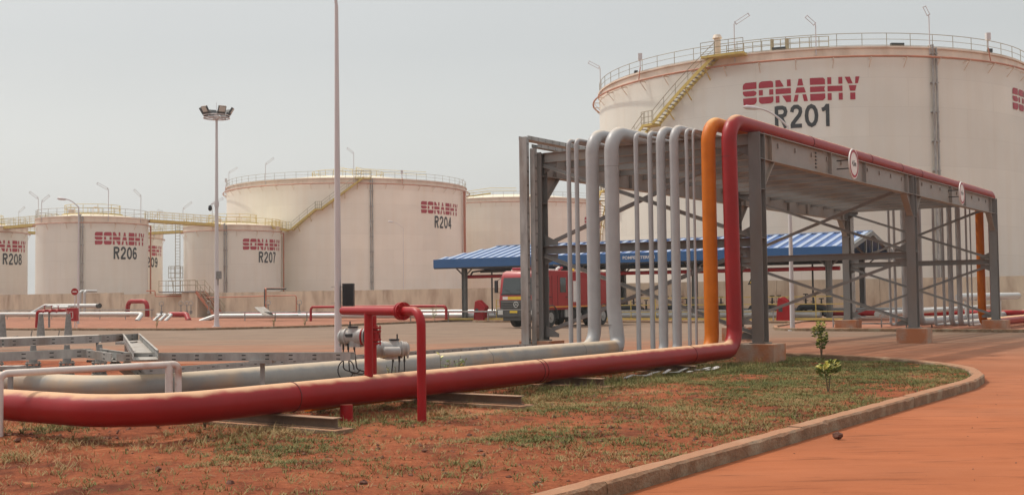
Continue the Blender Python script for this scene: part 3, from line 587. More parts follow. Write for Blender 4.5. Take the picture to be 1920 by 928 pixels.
# yellow walkways between tank tops
def walkway(a,b,label,wd=1.1,gap=1.3,depth=.42):
    a=Vector(a);b=Vector(b); x=(b-a).normalized(); sd_=Z.cross(x).normalized(); t=thing("steel_walkway",label,"walkway","yellow walkways between the tank tops",tuple(a))
    mb=MB(); mb.bar(a+sd_*wd/2-Z*depth/2,b+sd_*wd/2-Z*depth/2,.07,depth); mb.bar(a-sd_*wd/2-Z*depth/2,b-sd_*wd/2-Z*depth/2,.07,depth); pieces(mb,"girder",'yellow',t)
    mb=MB(); mb.bar(a-Z*.03,b-Z*.03,wd-.08,.04); part(mb,"deck",'galv',t)
    L_=(b-a).length; k=int(L_/gap)
    for s_ in (-1,1):
        mb=MB()
        for z_ in (1.1,.75,.4): mb.tube([a+sd_*s_*wd/2+Z*z_,b+sd_*s_*wd/2+Z*z_],.026,5)
        for i in range(k+1): q=a.lerp(b,i/k)+sd_*s_*wd/2; mb.tube([q,q+Z*1.1],.028,5)
        part(mb,"handrail",'yellow',t)
    return t
walkway((-50.6,161.8,13.1),(-43.6,172.8,13.1),"yellow walkway joining the tops of tanks R206 and R207")
walkway((-95,185.5,12.9),(-63.6,164.2,13.1),"long yellow walkway reaching the top of tank R206 from the left edge")
walkway((-62,189.8,12.9),(-50,183.5,12.9),"lower yellow walkway seen below the R206 to R207 one")
walkway((-76.5,181.2,12.9),(-70.0,190.4,12.9),"short yellow walkway running back behind tank R206")
walkway((-37.0,177.5,13.0),tuple(cp(c4,R4+1.0,-109,12.85)),"short yellow walkway from tank R207 to the stair of tank R204")
# ladder tower beside R207
t=thing("ladder_tower","slim steel ladder with a caged landing left of tank R207","ladder",None,(-50.9,177.5,0)); q=Vector((-50.9,177.5,0))
mb=MB()
for dx in (-.35,.35): mb.tube([q+Vector((dx,0,0)),q+Vector((dx,0,13.4))],.05,6)
for z_ in np.arange(.4,13.3,.45): mb.tube([q+Vector((-.35,0,z_)),q+Vector((.35,0,z_))],.03,5)
part(mb,"ladder",'railgrey',t)
mb=MB(); 
for z_ in (5.3,6.0,6.7,7.0): mb.tube([q+Vector((-1.2,-.6,z_)),q+Vector((.6,-.6,z_)),q+Vector((.6,.6,z_)),q+Vector((-1.2,.6,z_))],.04,5,closed=True)
for dx,dy in ((-1.2,-.6),(.6,-.6),(.6,.6),(-1.2,.6),(-.3,-.6)): mb.tube([q+Vector((dx,dy,5.2)),q+Vector((dx,dy,7))],.04,5)
mb.tube([q+Vector((-.9,0,5.2)),q+Vector((-.2,0,0))],.05,5); part(mb,"cage",'railgrey',t)

# ------------------------------------------------------------------ dike wall
W0=Vector((75,76-(75-32.7)*.685+0,0)); wd_=Vector((-.825,.565,0)).normalized(); WH=2.72
def wall_at(s): return W0+wd_*s
t=thing("dike_wall","long low cast concrete wall running in front of all the tanks","wall",None,tuple(W0))
Lw=250; mb=MB(); k=0; s=0; wn=Vector((wd_.y,-wd_.x,0))
if wn.y>0: wn=-wn
while s<Lw:
    seg=7.5; a=wall_at(s+.012); b=wall_at(s+seg-.012); hh=WH-(.18 if 88<s<140 else 0)+rnd.uniform(-.01,.01); mb.bar(a+Z*hh/2,b+Z*hh/2,.3,hh); s+=seg
part(mb,"wall_panel",'wall',t,smooth=False)
mb=MB(); s=3.7
while s<Lw: mb.box(wall_at(s)-wn*.35+Z*1.2,(.3,.5,2.4),wd_); s+=7.5
pieces(mb,"buttress",'wall',t,smooth=False)
# crossover stairs at the wall (px 310-400)
sp=wall_at(131.75)
t=thing("crossover_stairs","steel crossover stairs with handrails climbing over the concrete wall","stairs",None,tuple(sp))
top=2.75; mb=MB(); a=sp-wd_*2.85+Z*top; b=sp+wd_*2.85+Z*top; mb.bar(a+wn*.9-Z*.08,b+wn*.9-Z*.08,1.3,.12); part(mb,"landing",'steel',t)
mb=MB(); e=a+wn*.9-wd_*2.9-Z*2.6
for o_ in (-.55,.55): mb.bar(a+wn*(.9+o_)-Z*.1,e+wn*o_,.06,.3)
for i in range(12): q=(a+wn*.9).lerp(e,(i+.5)/12); mb.box(q,(.26,1.0,.04),wd_)
part(mb,"flight",'downred',t)
mb=MB()
for o_ in (-.6,.6):
    for z_ in (1.1,.6):
        mb.tube([b+wn*(.9+o_)+Z*z_,a+wn*(.9+o_)+Z*z_,e+wn*o_+Z*z_],.03,5)
    for i in range(6): q=b.lerp(a,i/5)+wn*(.9+o_); mb.tube([q,q+Z*1.1],.03,5)
    for i in range(1,5): q=(a+wn*.9).lerp(e,i/4)+wn*o_; mb.tube([q,q+Z*1.1],.03,5)
part(mb,"handrail",'railgrey',t)
mb=MB(); mb.box(sp-wd_*1.85+wn*.7+Z*1.32,(2.4,1.5,2.64),wd_); tag(mb.build("concrete_pier",'wall',smooth=False),"square concrete pier standing against the wall beside the crossover stairs","pier")

# ------------------------------------------------------------------ pipe rack
L_=25.91; LM=13.43; W=6.42; HC=5.71; HB=.5
rack=thing("pipe_rack","grey steel pipe rack spanning the yard road on concrete footings","pipe rack",None,tuple(N1))
cols=[(0,0),(LM,0),(L_,0),(0,W),(LM,W),(L_,W)]
for (u,v) in cols:
    mb=MB(); t_=.02
    for s_ in (-1,1): mb.box(G(u+s_*.15,v,(HB+HC)/2),(t_,.31,HC-HB),D)
    mb.box(G(u,v,(HB+HC)/2),(.28,.016,HC-HB),D)
    for z_ in (5.06,HC-.03,4.3,3.1): 
        for sv_ in (-1,1): mb.box(G(u,v+sv_*.08,z_),(.27,.14,.016),D)
    mb.box(G(u,v,HB+.015),(.42,.42,.03),D)
    for a,b in ((-.17,-.13),(.17,.13),(-.17,.13),(.17,-.13)): mb.tube([G(u+a,v+b,HB),G(u+a,v+b,HB+.09)],.014,6)
    part(mb,"column",'steel',rack)
    mb=MB(); w_,d_=(1.0,.74); 
    mb.box(G(u,v,HB/2-.1),(w_*.78,w_,HB+.2),D); part(mb,"footing",'foot',rack,smooth=False,bevel=.015)
for v in (0,W):
    mb=MB()
    for a,b in ((0.165,LM-.165),(LM+.165,L_-.165)):
        mb.ibeam(G(a,v,HC-.33),G(b,v,HC-.33),.24,.66,.02)
        for s_ in (a+.55,b-.55,a+5.0,b-5): 
            for sg in (-1,1): mb.box(G(s_,v+sg*.065,HC-.33),(.016,.1,.62),D)
        for s_ in np.arange(a+1.2,b-.5,1.22):
            for sg in (-1,1): mb.box(G(s_,v+sg*.03,HC-.2),(.06,.035,.12),D)
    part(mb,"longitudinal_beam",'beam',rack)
    for u,sg in ((0,1),(LM,-1),(LM,1),(L_,-1)):
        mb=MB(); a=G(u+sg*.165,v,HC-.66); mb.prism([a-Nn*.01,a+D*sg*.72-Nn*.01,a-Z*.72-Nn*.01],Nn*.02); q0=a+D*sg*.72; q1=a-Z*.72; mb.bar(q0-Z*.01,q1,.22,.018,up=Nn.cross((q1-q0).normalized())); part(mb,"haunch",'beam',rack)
nb=17
for i in range(nb+1):
    u=L_*i/nb
    if abs(u-LM)<.3: u=LM
    mb=MB(); e=.17 if i in(0,nb) or u==LM else .02
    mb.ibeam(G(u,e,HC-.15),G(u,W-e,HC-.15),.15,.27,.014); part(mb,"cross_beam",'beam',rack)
for u in (0,LM,L_):
    mb=MB(); mb.ibeam(G(u,.17,3.0),G(u,W-.17,3.0),.2,.22,.016); part(mb,"tie_beam",'steel',rack)
    for (v0,z0,v1,z1) in ((.15,5.35,W-.15,3.15),(W-.15,5.35,.15,3.15),(.15,2.85,W-.15,.75),(W-.15,2.85,.15,.75)):
        s_=.045 if v0<v1 else -.045
        mb=MB(); mb.bar(G(u+s_,v0,z0),G(u+s_,v1,z1),.012,.1); mb.bar(G(u+s_*1.9,v0,z0-.045),G(u+s_*1.9,v1,z1-.045),.07,.012); part(mb,"brace",'steel',rack)
    for v,sg in ((.15,1),(W-.15,-1)):
        for z_,zs in ((3.12,1),(2.88,-1),(.6,1),(5.42,-1)): mb=MB(); a=G(u,v,z_); mb.prism([a-D*.008,a+Nn*sg*.42-D*.008,a+Nn*sg*.42+Z*zs*.1-D*.008,a+Z*zs*.3-D*.008],D*.016); part(mb,"gusset",'steel',rack)

# pipes over the rack: (v, diameter, kind)
drops=[(4.68,.119,'thin'),(4.44,.119,'thin'),(3.97,.34,'big'),(3.40,.35,'big'),(2.69,.118,'thin'),(2.30,.123,'thin'),(2.0,.229,'mid'),(1.63,.228,'mid'),(1.29,.091,'thin'),(1.11,.062,'thin'),(.71,.345,'orange'),(.17,.37,'red')]
labs=["thin grey pipe leftmost on the rack, next to the cable tray side","thin grey pipe second from the left on the rack","wide grey pipe left of its twin, rising beside the thin pair","wide grey pipe whose elbow runs on as the dusty ground pipe behind the red one",
 "thin grey pipe just right of the wide grey pair","thin grey pipe left of the medium grey pair","medium grey pipe, left of the medium pair on the rack","medium grey pipe, right of the medium pair on the rack","thin grey pipe just right of the medium pair","thinnest grey pipe, beside the orange one",
 "orange pipe rising onto the rack beside the red one","long red pipe along the ground in front, up over the rack edge and away"]
for i,((v,dm,k),lab) in enumerate(zip(drops,labs)):
    r_=dm/2; zt=HC+r_+.003; uf=-1.28; ur=26.6; R_b=dm*1.5 if k!='thin' else max(.14,dm*1.2)
    m='orange' if k=='orange' else 'red' if k=='red' else 'grey'
    nseg=28 if dm>.3 else 16
    if k=='red':
        gz=.4; pts=[G(-18.45,14,gz),G(-18.45,.12,gz),G(uf,.12,gz),G(uf,v,zt),G(ur,v,zt),G(ur,v,.4),G(62,v,.4)]; bends=[0,1.1,.52,.55,.5,.5,0]; rr=.197
        t=thing("red_pipeline",lab,"pipe",None,tuple(G(uf,v,0)))
        P=fillet([Vector(q) for q in pts],bends); 
        rad=[.197 if (q-G(uf,v,0)).dot(D)<-.3 and q.z<.9 else .184 for q in P]
        mb=MB(); mb.tube(P,rad,32); part(mb,"pipe",'red',t)
        mb=MB()
        for u in (-9.9,-9.78,-3.75,-15.9): mb.tube([G(u-.008,.12,gz),G(u+.008,.12,gz)],.2035,28)
        for u in (4.1,9.3,12.6,15.0,20.6): mb.tube([G(u-.025,v,zt),G(u+.025,v,zt)],.192,24)
        for z_ in (5.0,.98): mb.tube([G(uf,v,z_),G(uf,v,z_+.012)],.188,28)
        pieces(mb,"weld_band",'weld',t); continue
    if k=='big' and i==3:
        t=thing("grey_pipeline",lab,"pipe","grey pipes carried by the rack",tuple(G(uf,v,0)))
        P=fillet([Vector(q) for q in [G(-16.35,16,.41),G(-16.35,3.15,.41),G(uf-.55,3.15,.41)]],[0,1.1,0]); mb=MB(); mb.tube(P,.2,32); 
        part(mb,"ground_pipe",'greyd',t)
        mb=MB(); mb.tube([G(uf-.55,3.15,.41),G(uf,3.28,.41),G(uf,v,1.4),G(uf,v,zt),G(ur,v,zt),G(ur,v,.4),G(60,v,.4)],.185,28,bend=[0,.55,.5,.52,.5,.5,0]); part(mb,"pipe",'grey',t)
        mb=MB()
        for u in (-3.4,-7.2,-11.5): mb.tube([G(u-.006,3.15,.41),G(u+.006,3.15,.41)],.204,28)
        for z_ in (5.0,.98): mb.tube([G(uf,v,z_),G(uf,v,z_+.01)],.188,28)
        pieces(mb,"weld_band",'steel',t); continue
    t=thing("orange_pipeline" if k=='orange' else "grey_pipeline",lab,"pipe",None if k=='orange' else "grey pipes carried by the rack",tuple(G(uf,v,0)))
    gz=r_+.1; mb=MB(); gend=-15 if k!='thin' else -14
    if k=='big': gend=-6
    mb.tube([G(gend,v,gz+(.12 if k=='big' else 0)),G(uf,v,gz+(.12 if k=='big' else 0)),G(uf,v,zt),G(ur,v,zt),G(ur,v,gz+.1),G(61,v,gz+.1)],r_,nseg,bend=[0]+[R_b]*4+[0]); part(mb,"pipe",m,t)
    if dm>.2:
        mb=MB()
        for z_ in (5.0,.98): mb.tube([G(uf,v,z_),G(uf,v,z_+.01)],r_+.003,nseg)
        pieces(mb,"weld_band",m,t)

# supports under the ground pipes
for j,(u,v0,lab) in enumerate([(-16.2,-1.0,"steel beam on a concrete strip nearest the camera under the red pipe"),(-12.4,-1.25,"steel beam on a concrete strip under the double weld of the red pipe"),(-8.6,-.5,"steel beam on a concrete strip midway along the red pipe"),(-4.4,-.35,"steel beam on a concrete strip under the red pipe close to the rack")]):
    t=thing("pipe_support",lab,"pipe support","beams on concrete strips carrying the ground pipes",tuple(G(u,v0,0)))
    mb=MB(); mb.box(G(u,(v0-.12+5.1)/2,-.02),(.34,5.22-v0,.17),D); part(mb,"concrete_strip",'kerb',t,smooth=False,bevel=.01)
    mb=MB(); mb.ibeam(G(u,v0,.134),G(u,4.9,.134),.17,.135,.012); part(mb,"steel_beam",'rustbeam',t)

# vertical cable trays at the front left foot, running on along the top and along the ground
def tray(pts,label,w_=.3,h_=.12,posts=(),m='galv',holes=.36,fill=False,upv=None):
    t=thing("cable_tray",label,"cable tray","galvanised cable trays",tuple(Vector(pts[0])*1)); P=[Vector(q) for q in pts]
    mb=MB(); mb.mt(m)
    for a,b in zip(P,P[1:]):
        mb.mt(m)
        x=(b-a).normalized(); sd_=Z.cross(x)
        if sd_.length<.1: sd_=Nn.copy()
        sd_.normalize(); up=x.cross(sd_)
        if up.z<0: up=-up
        for s_ in (-1,1):
            mb.mt(m).bar(a+sd_*s_*w_/2,b+sd_*s_*w_/2,.006,h_,up)
            mb.bar(a+sd_*(s_*(w_/2-.014))+up*(h_/2-.003),b+sd_*(s_*(w_/2-.014))+up*(h_/2-.003),.03,.005,up); 
            n=int((b-a).length/holes)
            for i in range(n):
                q=a.lerp(b,(i+.5)/n)
                for zz in (-.25,.25): mb.mt('black').box(q+sd_*s_*w_/2+up*h_*zz,(.06,.012,.016),x,sd_,up)
        mb.mt(m).bar(a-up*(h_/2-.004),b-up*(h_/2-.004),w_,.005,up)
        if fill:
            mb.bar(a+up*(h_/2+.004),b+up*(h_/2+.004),w_,.004,up)
    part(mb,"channel",None,t,smooth=False)
    for q in posts:
        mb=MB(); q=Vector(q); mb.box((q.x,q.y,q.z/2),(.06,.06,q.z)); mb.box((q.x,q.y,q.z-.03),(.34,.3,.05)); pieces(mb,"post",'galv',t)
    return t
tray([G(-.5,6.60,.36),G(-.5,6.60,6.12)],"tall galvanised cable tray standing at the rack's front left corner",w_=.24,h_=.12,fill=True)
tray([G(-.34,6.40,.36),G(-.34,6.40,5.8)],"second upright cable tray pressed against the rack's left front column",w_=.15,h_=.12,fill=True)
tray([G(-.5,6.62,6.1),G(27,6.62,6.1)],"upper cable tray running back along the rack's left side",w_=.3,h_=.11)
tray([G(-.3,6.38,5.88),G(27,6.38,5.88)],"lower cable tray running back along the rack's left side",w_=.2,h_=.1)
tray([G(27,6.62,6.1),G(27,6.62,.5)],"galvanised cable tray dropping at the far left corner of the rack",w_=.36,h_=.14)
tray([G(-.4,6.5,.36),G(-13.6,6.3,.42)],"cable tray lying along the far side of the grey ground pipe",h_=.13)
tray([(-6.0,17.9,.86),(-2.4,17.5,.85)],"cable tray crossing behind the red valve riser",h_=.115,posts=[(-3.77,17.6,.82)])
tray([(-9.6,17.2,.86),(-6.7,18.6,.90),(-6.0,17.9,.86)],"lower of the two cable trays at the left edge",h_=.13,posts=[(-7.3,17.0,.8)])
tray([(-11.0,20.2,.97),(-9.5,21.6,.97),(-8.35,23.3,.97),(-8.0,24.5,.97),(-5.3,16.9,.93)],"upper cable tray at the left edge, bending down at its end",h_=.14,w_=.34,posts=[(-7.6,23.0,.93)])
tray([(-6.05,17.9,.80),(-5.75,18.4,.42)],"short cable tray slanting down towards the pipes",h_=.11,w_=.28)
mb=MB(); mb.tube([(-8.25,23.2,.92),(-8.2,23.1,.7),(-8.1,23.0,.55),(-8.0,22.0,.6)],.025,8,bend=.1); tag(mb.build("cable",'cable'),"short black cable hanging between the two left cable trays","cable")

# height limit signs
for (u,txt,rd,lab) in ((5.57,"4,5m",.43,"round red-rimmed height sign reading 4,5m, nearer of the two on the rack"),(18.0,"4,5m",.43,"round red-rimmed height sign farther along the rack")):
    c=G(u,-.62,5.38); fx=(-Nn+D*.02).normalized(); ax=Z.cross(fx).normalized()
    t=thing("height_sign",lab,"road sign","height limit signs on the rack",tuple(c))
    mb=MB(); mb.tube([c-fx*.03,c],rd,40); part(mb,"plate",'signwhite',t)
    mb=MB(); n=48; vs=[c+fx*.006+(ax*math.cos(6.2832*i/n)+Z*math.sin(6.2832*i/n))*q for q in (rd*.92,rd*.76) for i in range(n)]; mb.add(vs,[(i,(i+1)%n,n+(i+1)%n,n+i) for i in range(n)]); part(mb,"red_ring",'logored',t,smooth=False)
    flat_text("lettering",txt,c-ax*rd*.42-Z*.09+fx*.004,ax,Z,.18,rd*.84,'ink',t,.02)
    mb=MB()
    for z_ in (-.12,.12): mb.bar(c-fx*.03+Z*z_,c+Nn*.55+Z*z_+fx*.05,.03,.03)
    pieces(mb,"bracket",'black',t)
# bolted splice rows
mb=MB()
for i in range(5): mb.box(G(4.15,-.02,5.2+i*.1),(.1,.03,.035),D); 
pieces(mb,"splice_bolt",'black',rack)

# ------------------------------------------------------------------ red riser, branch pipe, actuators
A=Vector((-2.1,17.0,0)); dx=Vector((.56,-.83,0)).normalized()
t=thing("riser_pipe","red branch pipe rising from the ground pipe, bending over a flange and back down","pipe",None,tuple(A))
mb=MB(); zt=1.53; r_=.062
mb.tube([A-dx*.82+Z*zt,A+dx*1.0+Z*zt],.066,20); mb.tube([A+dx*1.04+Z*zt,A+dx*1.55+Z*zt,A+dx*1.55+Z*0],r_,20,bend=[0,.2,0]); mb.sphere(A-dx*.82+Z*zt,.066,16)
mb.tube([A+Z*.5,A+Z*zt],r_,20); part(mb,"pipe",'redc',t)
mb=MB(); q=A+dx*1.02+Z*zt; mb.tube([q-dx*.045,q-dx*.012],.125,28); mb.tube([q+dx*.012,q+dx*.045],.125,28)
for i in range(8):
    a=6.2832*i/8; o_=(Z*math.cos(a)+Z.cross(dx)*math.sin(a))*.1; mb.tube([q+o_-dx*.07,q+o_+dx*.07],.012,6)
part(mb,"flange",'redc',t)
C1=A+Vector((-.03,.75,0)); 
mb=MB()
for z_ in (1.02,1.07,1.2,1.25): mb.tube([C1+Z*z_,C1+Z*(z_+.028)],.13,24)
mb.tube([C1+Z*.4,C1+Z*1.45],.06,16); mb.tube([C1+Z*1.06,C1+Z*1.22],.1,16)
for i in range(6): a=6.2832*i/6; o_=Vector((math.cos(a),math.sin(a),0))*.112; mb.tube([C1+o_+Z*1.0,C1+o_+Z*1.3],.01,6)
part(mb,"valve_body",'redc',t)
S1=Vector((-2.33,16.32,0)); mb=MB(); mb.tube([S1+Z*-.04,S1+Z*.24],.09,20); mb.tube([S1-Z*.02,S1+Z*.05],.1,20); tag(mb.build("support_stub",'redc'),"short thick red stub standing under the red ground pipe","pipe stub")
def actuator(c,ax,label,mirror=1):
    """electric valve actuator: two lobed barrels, end cover, handwheel, cable glands and cables"""
    c=Vector(c); ax=Vector(ax).normalized(); sd_=Z.cross(ax).normalized(); t=thing("valve_actuator",label,"valve actuator","electric valve actuators",tuple(c))
    mb=MB()
    def lathe(prof,o=c,rows=24): mb.tube([o+ax*a for a,_ in prof],[b for _,b in prof],rows)
    lathe([(-.27,.02),(-.262,.07),(-.23,.105),(-.16,.115),(-.152,.13),(-.13,.13),(-.122,.112),(-.05,.10),(.0,.105),(.06,.12),(.12,.13),(.17,.13),(.178,.142),(.20,.142),(.205,.13),(.26,.128),(.275,.11),(.278,.03)])
    mb.tube([c-Z*.02+ax*.0,c-Z*.16],.085,16); mb.tube([c-ax*.02+Z*.05,c-ax*.02+Z*.145],[.1,.07],16); mb.box(c+ax*.04-Z*.12,(.16,.14,.08),ax)
    for k in range(4): mb.tube([c+ax*(-.215+.022*k),c+ax*(-.205+.022*k)],.118,20)
    m0=c+ax*.06+sd_*.13-Z*.03; mb.tube([m0-ax*.16,m0-ax*.14,m0+ax*.10,m0+ax*.12],[.05,.075,.075,.05],16); mb.tube([m0-ax*.02,c-ax*.02],.06,10)
    for q_ in (-.24,-.14,.01,.15): mb.tube([c+ax*q_-Z*.10,c+ax*q_-Z*.15],.02,8)
    for a_ in range(6): o_=(Z*math.cos(a_*1.047)+sd_*math.sin(a_*1.047))*.122; mb.tube([c+o_+ax*.17,c+o_+ax*.215],.009,6)
    part(mb,"housing",'actu',t)
    mb=MB(); mb.box(c-ax*.05-sd_*.102+Z*.02,(.13,.012,.05),ax); part(mb,"name_plate",'ink',t)
    mb=MB(); mb.tube([c-ax*.02+Z*.14,c-ax*.02+Z*.165],.085,20); mb.tube([c-ax*.07+Z*.16,c-ax*.07+Z*.24],.012,8); part(mb,"handwheel",'black',t)
    mb=MB(); mb.box(c+ax*.235+sd_*-.105,(.06,.05,.16),ax); part(mb,"display_window",'black',t)
    mb=MB(); mb.tube([c+ax*.145-sd_*.02,c+ax*.165-sd_*.02],.133,24); part(mb,"red_ring_label",'redc',t)
    mb=MB(); mb.tube([c+ax*.27,c+ax*.42],.03,10); mb.tube([c+ax*.34,c+ax*.37],.075,16); part(mb,"gearbox_coupling",'black',t)
    mb=MB()
    for k,(s_,dz) in enumerate(((-.18,.2),(-.1,.25),(.0,.2))):
        a=c+ax*s_-Z*.1; e=c+ax*(s_+.12)-Z*(.50+dz*.3)+sd_*(.05*k)
        mb.tube([a,a-Z*.1],.016,8); mb.tube([a-Z*.08,a-Z*(.2+dz)+ax*.02*k,e+ax*.1,e+ax*.16+Z*.06],.0105,8,bend=.07)
    loop=c-ax*.14-Z*.5; mb.tube([loop+(ax*math.cos(a)+Z*math.sin(a)*1.15)*.13+sd_*.03*math.sin(a) for a in np.linspace(0,6.0,22)],.0095,8)
    part(mb,"cable_bundle",'cable',t)
    for ch in t.children:
        if ch.name.split('.')[0]!='cable_bundle': ch.data.transform(Matrix.Scale(.97,4))
    return t
actuator((-2.43,17.9,1.13),(.97,-.25,0),"pale grey valve actuator left of the red riser with looping cables")
actuator((-1.87,18.2,.92),(-.96,-.28,0),"pale grey valve actuator right of the red riser, the lower one")

# thin dusty white vent pipe, left foreground
a=Vector((-6.38,14.55,0)); b=Vector((-4.45,15.55,0))
t=thing("vent_pipe","thin rust-stained white pipe hooping over the big pipes at the left","pipe",None,tuple(a))
mb=MB(); mb.tube([a,a+Z*.83,b+Z*.87,b+Z*.3],.045,18,bend=[0,.1,.07,0]); e=b+(a-b).normalized()*.12; mb.tube([e+Z*.3,e+Z*.86],.05,16); part(mb,"pipe",'white',t)
mb=MB(); mb.tube([b+Z*.3,b+Z*.34],.07,16); mb.tube([e+Z*.3,e+Z*.34],.07,16); pieces(mb,"collar",'white',t)

# valve manifold behind the trays at the left edge
def gate_valve(c,label,h=.62,r_=.05,grp="grey gate valves at the left edge",sc_=1):
    c=Vector(c); t=thing("gate_valve",label,"valve",grp,tuple(c)); mb=MB()
    for z_ in (.0,.05,.2,.25): mb.tube([c+Z*z_*sc_,c+Z*(z_+.025)*sc_],.13*sc_,16)
    for i in range(6): a_=6.2832*i/6; o_=Vector((math.cos(a_),math.sin(a_),0))*.11*sc_; mb.tube([c+o_-Z*.03*sc_,c+o_+Z*.3*sc_],.011*sc_,6)
    mb.tube([c-Z*.1*sc_,c+Z*.0],.09*sc_,14); mb.tube([c+Z*.05*sc_,c+Z*.2*sc_],.085*sc_,14); part(mb,"body",'valve',t)
    mb=MB(); mb.tube([c+Z*.27*sc_,c+Z*(.27*sc_+h)],[r_*1.5,r_*.9],14); part(mb,"stem",'valve',t); return t
for i,x_ in enumerate((-8.75,-8.12,-7.55,-7.0)): gate_valve((x_,19.8,.42),["flanged grey valve at the very left edge between the trays","flanged grey valve between the trays, second from the left edge","flanged grey valve between the trays, third from the left edge","flanged grey valve between the trays, closest to the hanging cable"][i],h=.3)
mb=MB(); mb.tube([(-12,19.8,.26),(-6.85,19.8,.26)],.09,16); tag(mb.build("header_pipe",'greyd'),"low grey header pipe under the row of flanged valves at the left","pipe")
mb=MB(); mb.tube([(-24,40.5,.32),(-15.75,41.5,.42),(-15.0,42.3,.42)],.12,16,bend=[0,.4,0]); tag(mb.build("header_pipe",'white'),"pale grey pipe lying in front of the three tall spindles at the left","pipe")
def spindle(c,label):
    c=Vector(c); t=thing("valve_spindle",label,"valve","tall grey valve spindles",tuple(c)); mb=MB()
    mb.tube([c,c+Z*.06,c+Z*.12,c+Z*.9,c+Z*.95],[.24,.24,.15,.085,.085],14); part(mb,"cone",'valve',t)
    mb=MB(); mb.tube([c+Z*.1+Vector((.2,0,0)),c+Vector((.55,0,.15)),c+Vector((.8,0,-.05))],.025,6); mb.tube([c+Z*.35-Vector((.32,0,0)),c-Vector((.38,0,0))],.02,6); part(mb,"lever",'valve',t)
for x_,lab in ((-18.6,"tall grey valve spindle cut by the left edge of the picture"),(-17.2,"tall grey valve spindle in the middle of its row of three"),(-16.2,"tall grey valve spindle at the right end of its row of three")): spindle((x_-.0,42.6,.35),lab)

# ------------------------------------------------------------------ poles and masts
def mast():
    b=Vector((-18.95,74.8,0)); H_=13.45; t=thing("floodlight_mast","tall tapered white mast with a ring of floodlights on top","floodlight mast",None,tuple(b))
    mb=MB(); mb.tube([b,b+Z*.5,b+Z*6,b+Z*H_],[.19,.15,.12,.075],14); mb.tube([b,b+Z*.08],.3,8); part(mb,"pole",'pole',t)
    mb=MB()
    for z_ in (0,.16): mb.tube([b+Z*(H_+z_)+Vector((math.cos(a),math.sin(a),0))*.82 for a in np.linspace(0,6.2832,25)[:-1]],.035,6,closed=True)
    for a in np.linspace(0,6.2832,7)[:-1]: mb.bar(b+Z*H_,b+Z*H_+Vector((math.cos(a),math.sin(a),0))*.82,.05,.06)
    mb.tube([b+Z*H_,b+Z*(H_+1.0)],.012,5); mb.tube([b+Z*(H_-.1),b+Z*(H_+.2)],.14,12); part(mb,"lamp_ring",'pole',t)
    for a in (-55,-125,5,175,60,120):
        d=Vector((math.cos(R_(a)),math.sin(R_(a)),0)); q=b+Z*(H_+.38)+d*.88; up=(Z*.85+d*.5).normalized(); nn=d*.85-Z*.5; sd_=Z.cross(d)
        mb=MB(); mb.box(q+up*.1,(.5,.12,.44),sd_,None,up); mb.box(q-up*.2-nn*.05,(.5,.2,.2),sd_,None,up); mb.bar(q-up*.3,b+Z*H_+d*.8,.05,.05); f_=part(mb,"floodlight",'truckgrey',t)
        mb=MB(); mb.box(q+up*.12+nn.normalized()*.064,(.42,.008,.34),sd_,None,up); part(mb,"lens",'lamp',f_)
    mb=MB(); mb.tube([b+Z*7.9,b+Z*7.95-Vector((.3,0,0)),b+Z*7.8-Vector((.42,0,0))],.03,6); mb.tube([b+Z*7.75,b+Z*8.05],.15,10); part(mb,"camera_arm",'pole',t)
    mb=MB(); mb.tube([b+Z*7.82-Vector((.42,0,0)),b+Z*7.66-Vector((.42,0,0))],[.09,.13],12); mb.sphere(b+Z*7.6-Vector((.42,0,0)),.13,12); part(mb,"dome_camera",'black',t)
    mb=MB(); mb.box(b+Vector((.18,-.16,3.35)),(.32,.22,.5)); mb.tube([b+Vector((.14,-.16,3.1)),b+Vector((.12,-.12,2.7))],.03,6); part(mb,"junction_box",'valve',t,bevel=.01)
mast()
t=thing("lamp_pole","tall plain white pole standing behind the red riser and leaving the top of the picture","lamp post",None,(-5.07,33.9,0)); b=Vector((-5.07,33.9,0))
mb=MB(); mb.tube([b,b+Z*4,b+Z*10.3],[.108,.09,.052],20); mb.tube([b+Z*10.3,b+Z*11.2+Vector((-.1,0,0)),b+Z*11.7+Vector((-1.4,0,0))],.045,10,bend=.6); mb.tube([b,b+Z*.03],.2,16); part(mb,"pole",'pole',t)
mb=MB(); mb.box(b+Z*11.72+Vector((-1.7,0,0)),(.7,.25,.12)); part(mb,"lamp_head",'pole',t)
q=b+Vector((.31,-.02,1.83)); mb=MB(); mb.box(q,(.32,.3,.66)); 
for i in range(9): mb.box(q+Vector((.0,-.155,0))+Vector((-.14+.035*i,0,0)),(.01,.025,.62))
s_=thing("siren_box","black finned loudspeaker box strapped to the tall white pole","loudspeaker",None,tuple(q)); part(mb,"cabinet",'black',s_,bevel=.012)
mb=MB()
for z_ in (-.22,.24): mb.bar(b+Vector((-.19,-.03,1.83+z_)),b+Vector((.24,-.03,1.83+z_)),.05,.012); mb.bar(b+Vector((-.19,.1,1.83+z_)),b+Vector((.24,.1,1.83+z_)),.05,.012)
pieces(mb,"strap_bracket",'galv',s_)
def street_lamp(b,H_,arm,label,r0=.1):
    b=Vector(b); arm=Vector(arm); t=thing("street_lamp",label,"street lamp","white street lamps with curved arms",tuple(b)); mb=MB()
    top=b+Z*H_; mb.tube([b,top],[r0,r0*.5],14); P=[top-Z*.05+arm*f_*1.0+Z*(.62*arm.length*(1-(1-f_)**1.8)) for f_ in np.linspace(0,1,9)]; mb.tube(P,r0*.42,8); mb.tube([b,b+Z*.05],r0*2,10); part(mb,"pole",'pole',t)
    e=P[-1]; d=(P[-1]-P[-2]).normalized(); mb=MB(); mb.tube([e-d*.1,e+d*.1,e+d*.5,e+d*.65],[.05,.1,.11,.04],10); part(mb,"lamp_head",'pole',t)
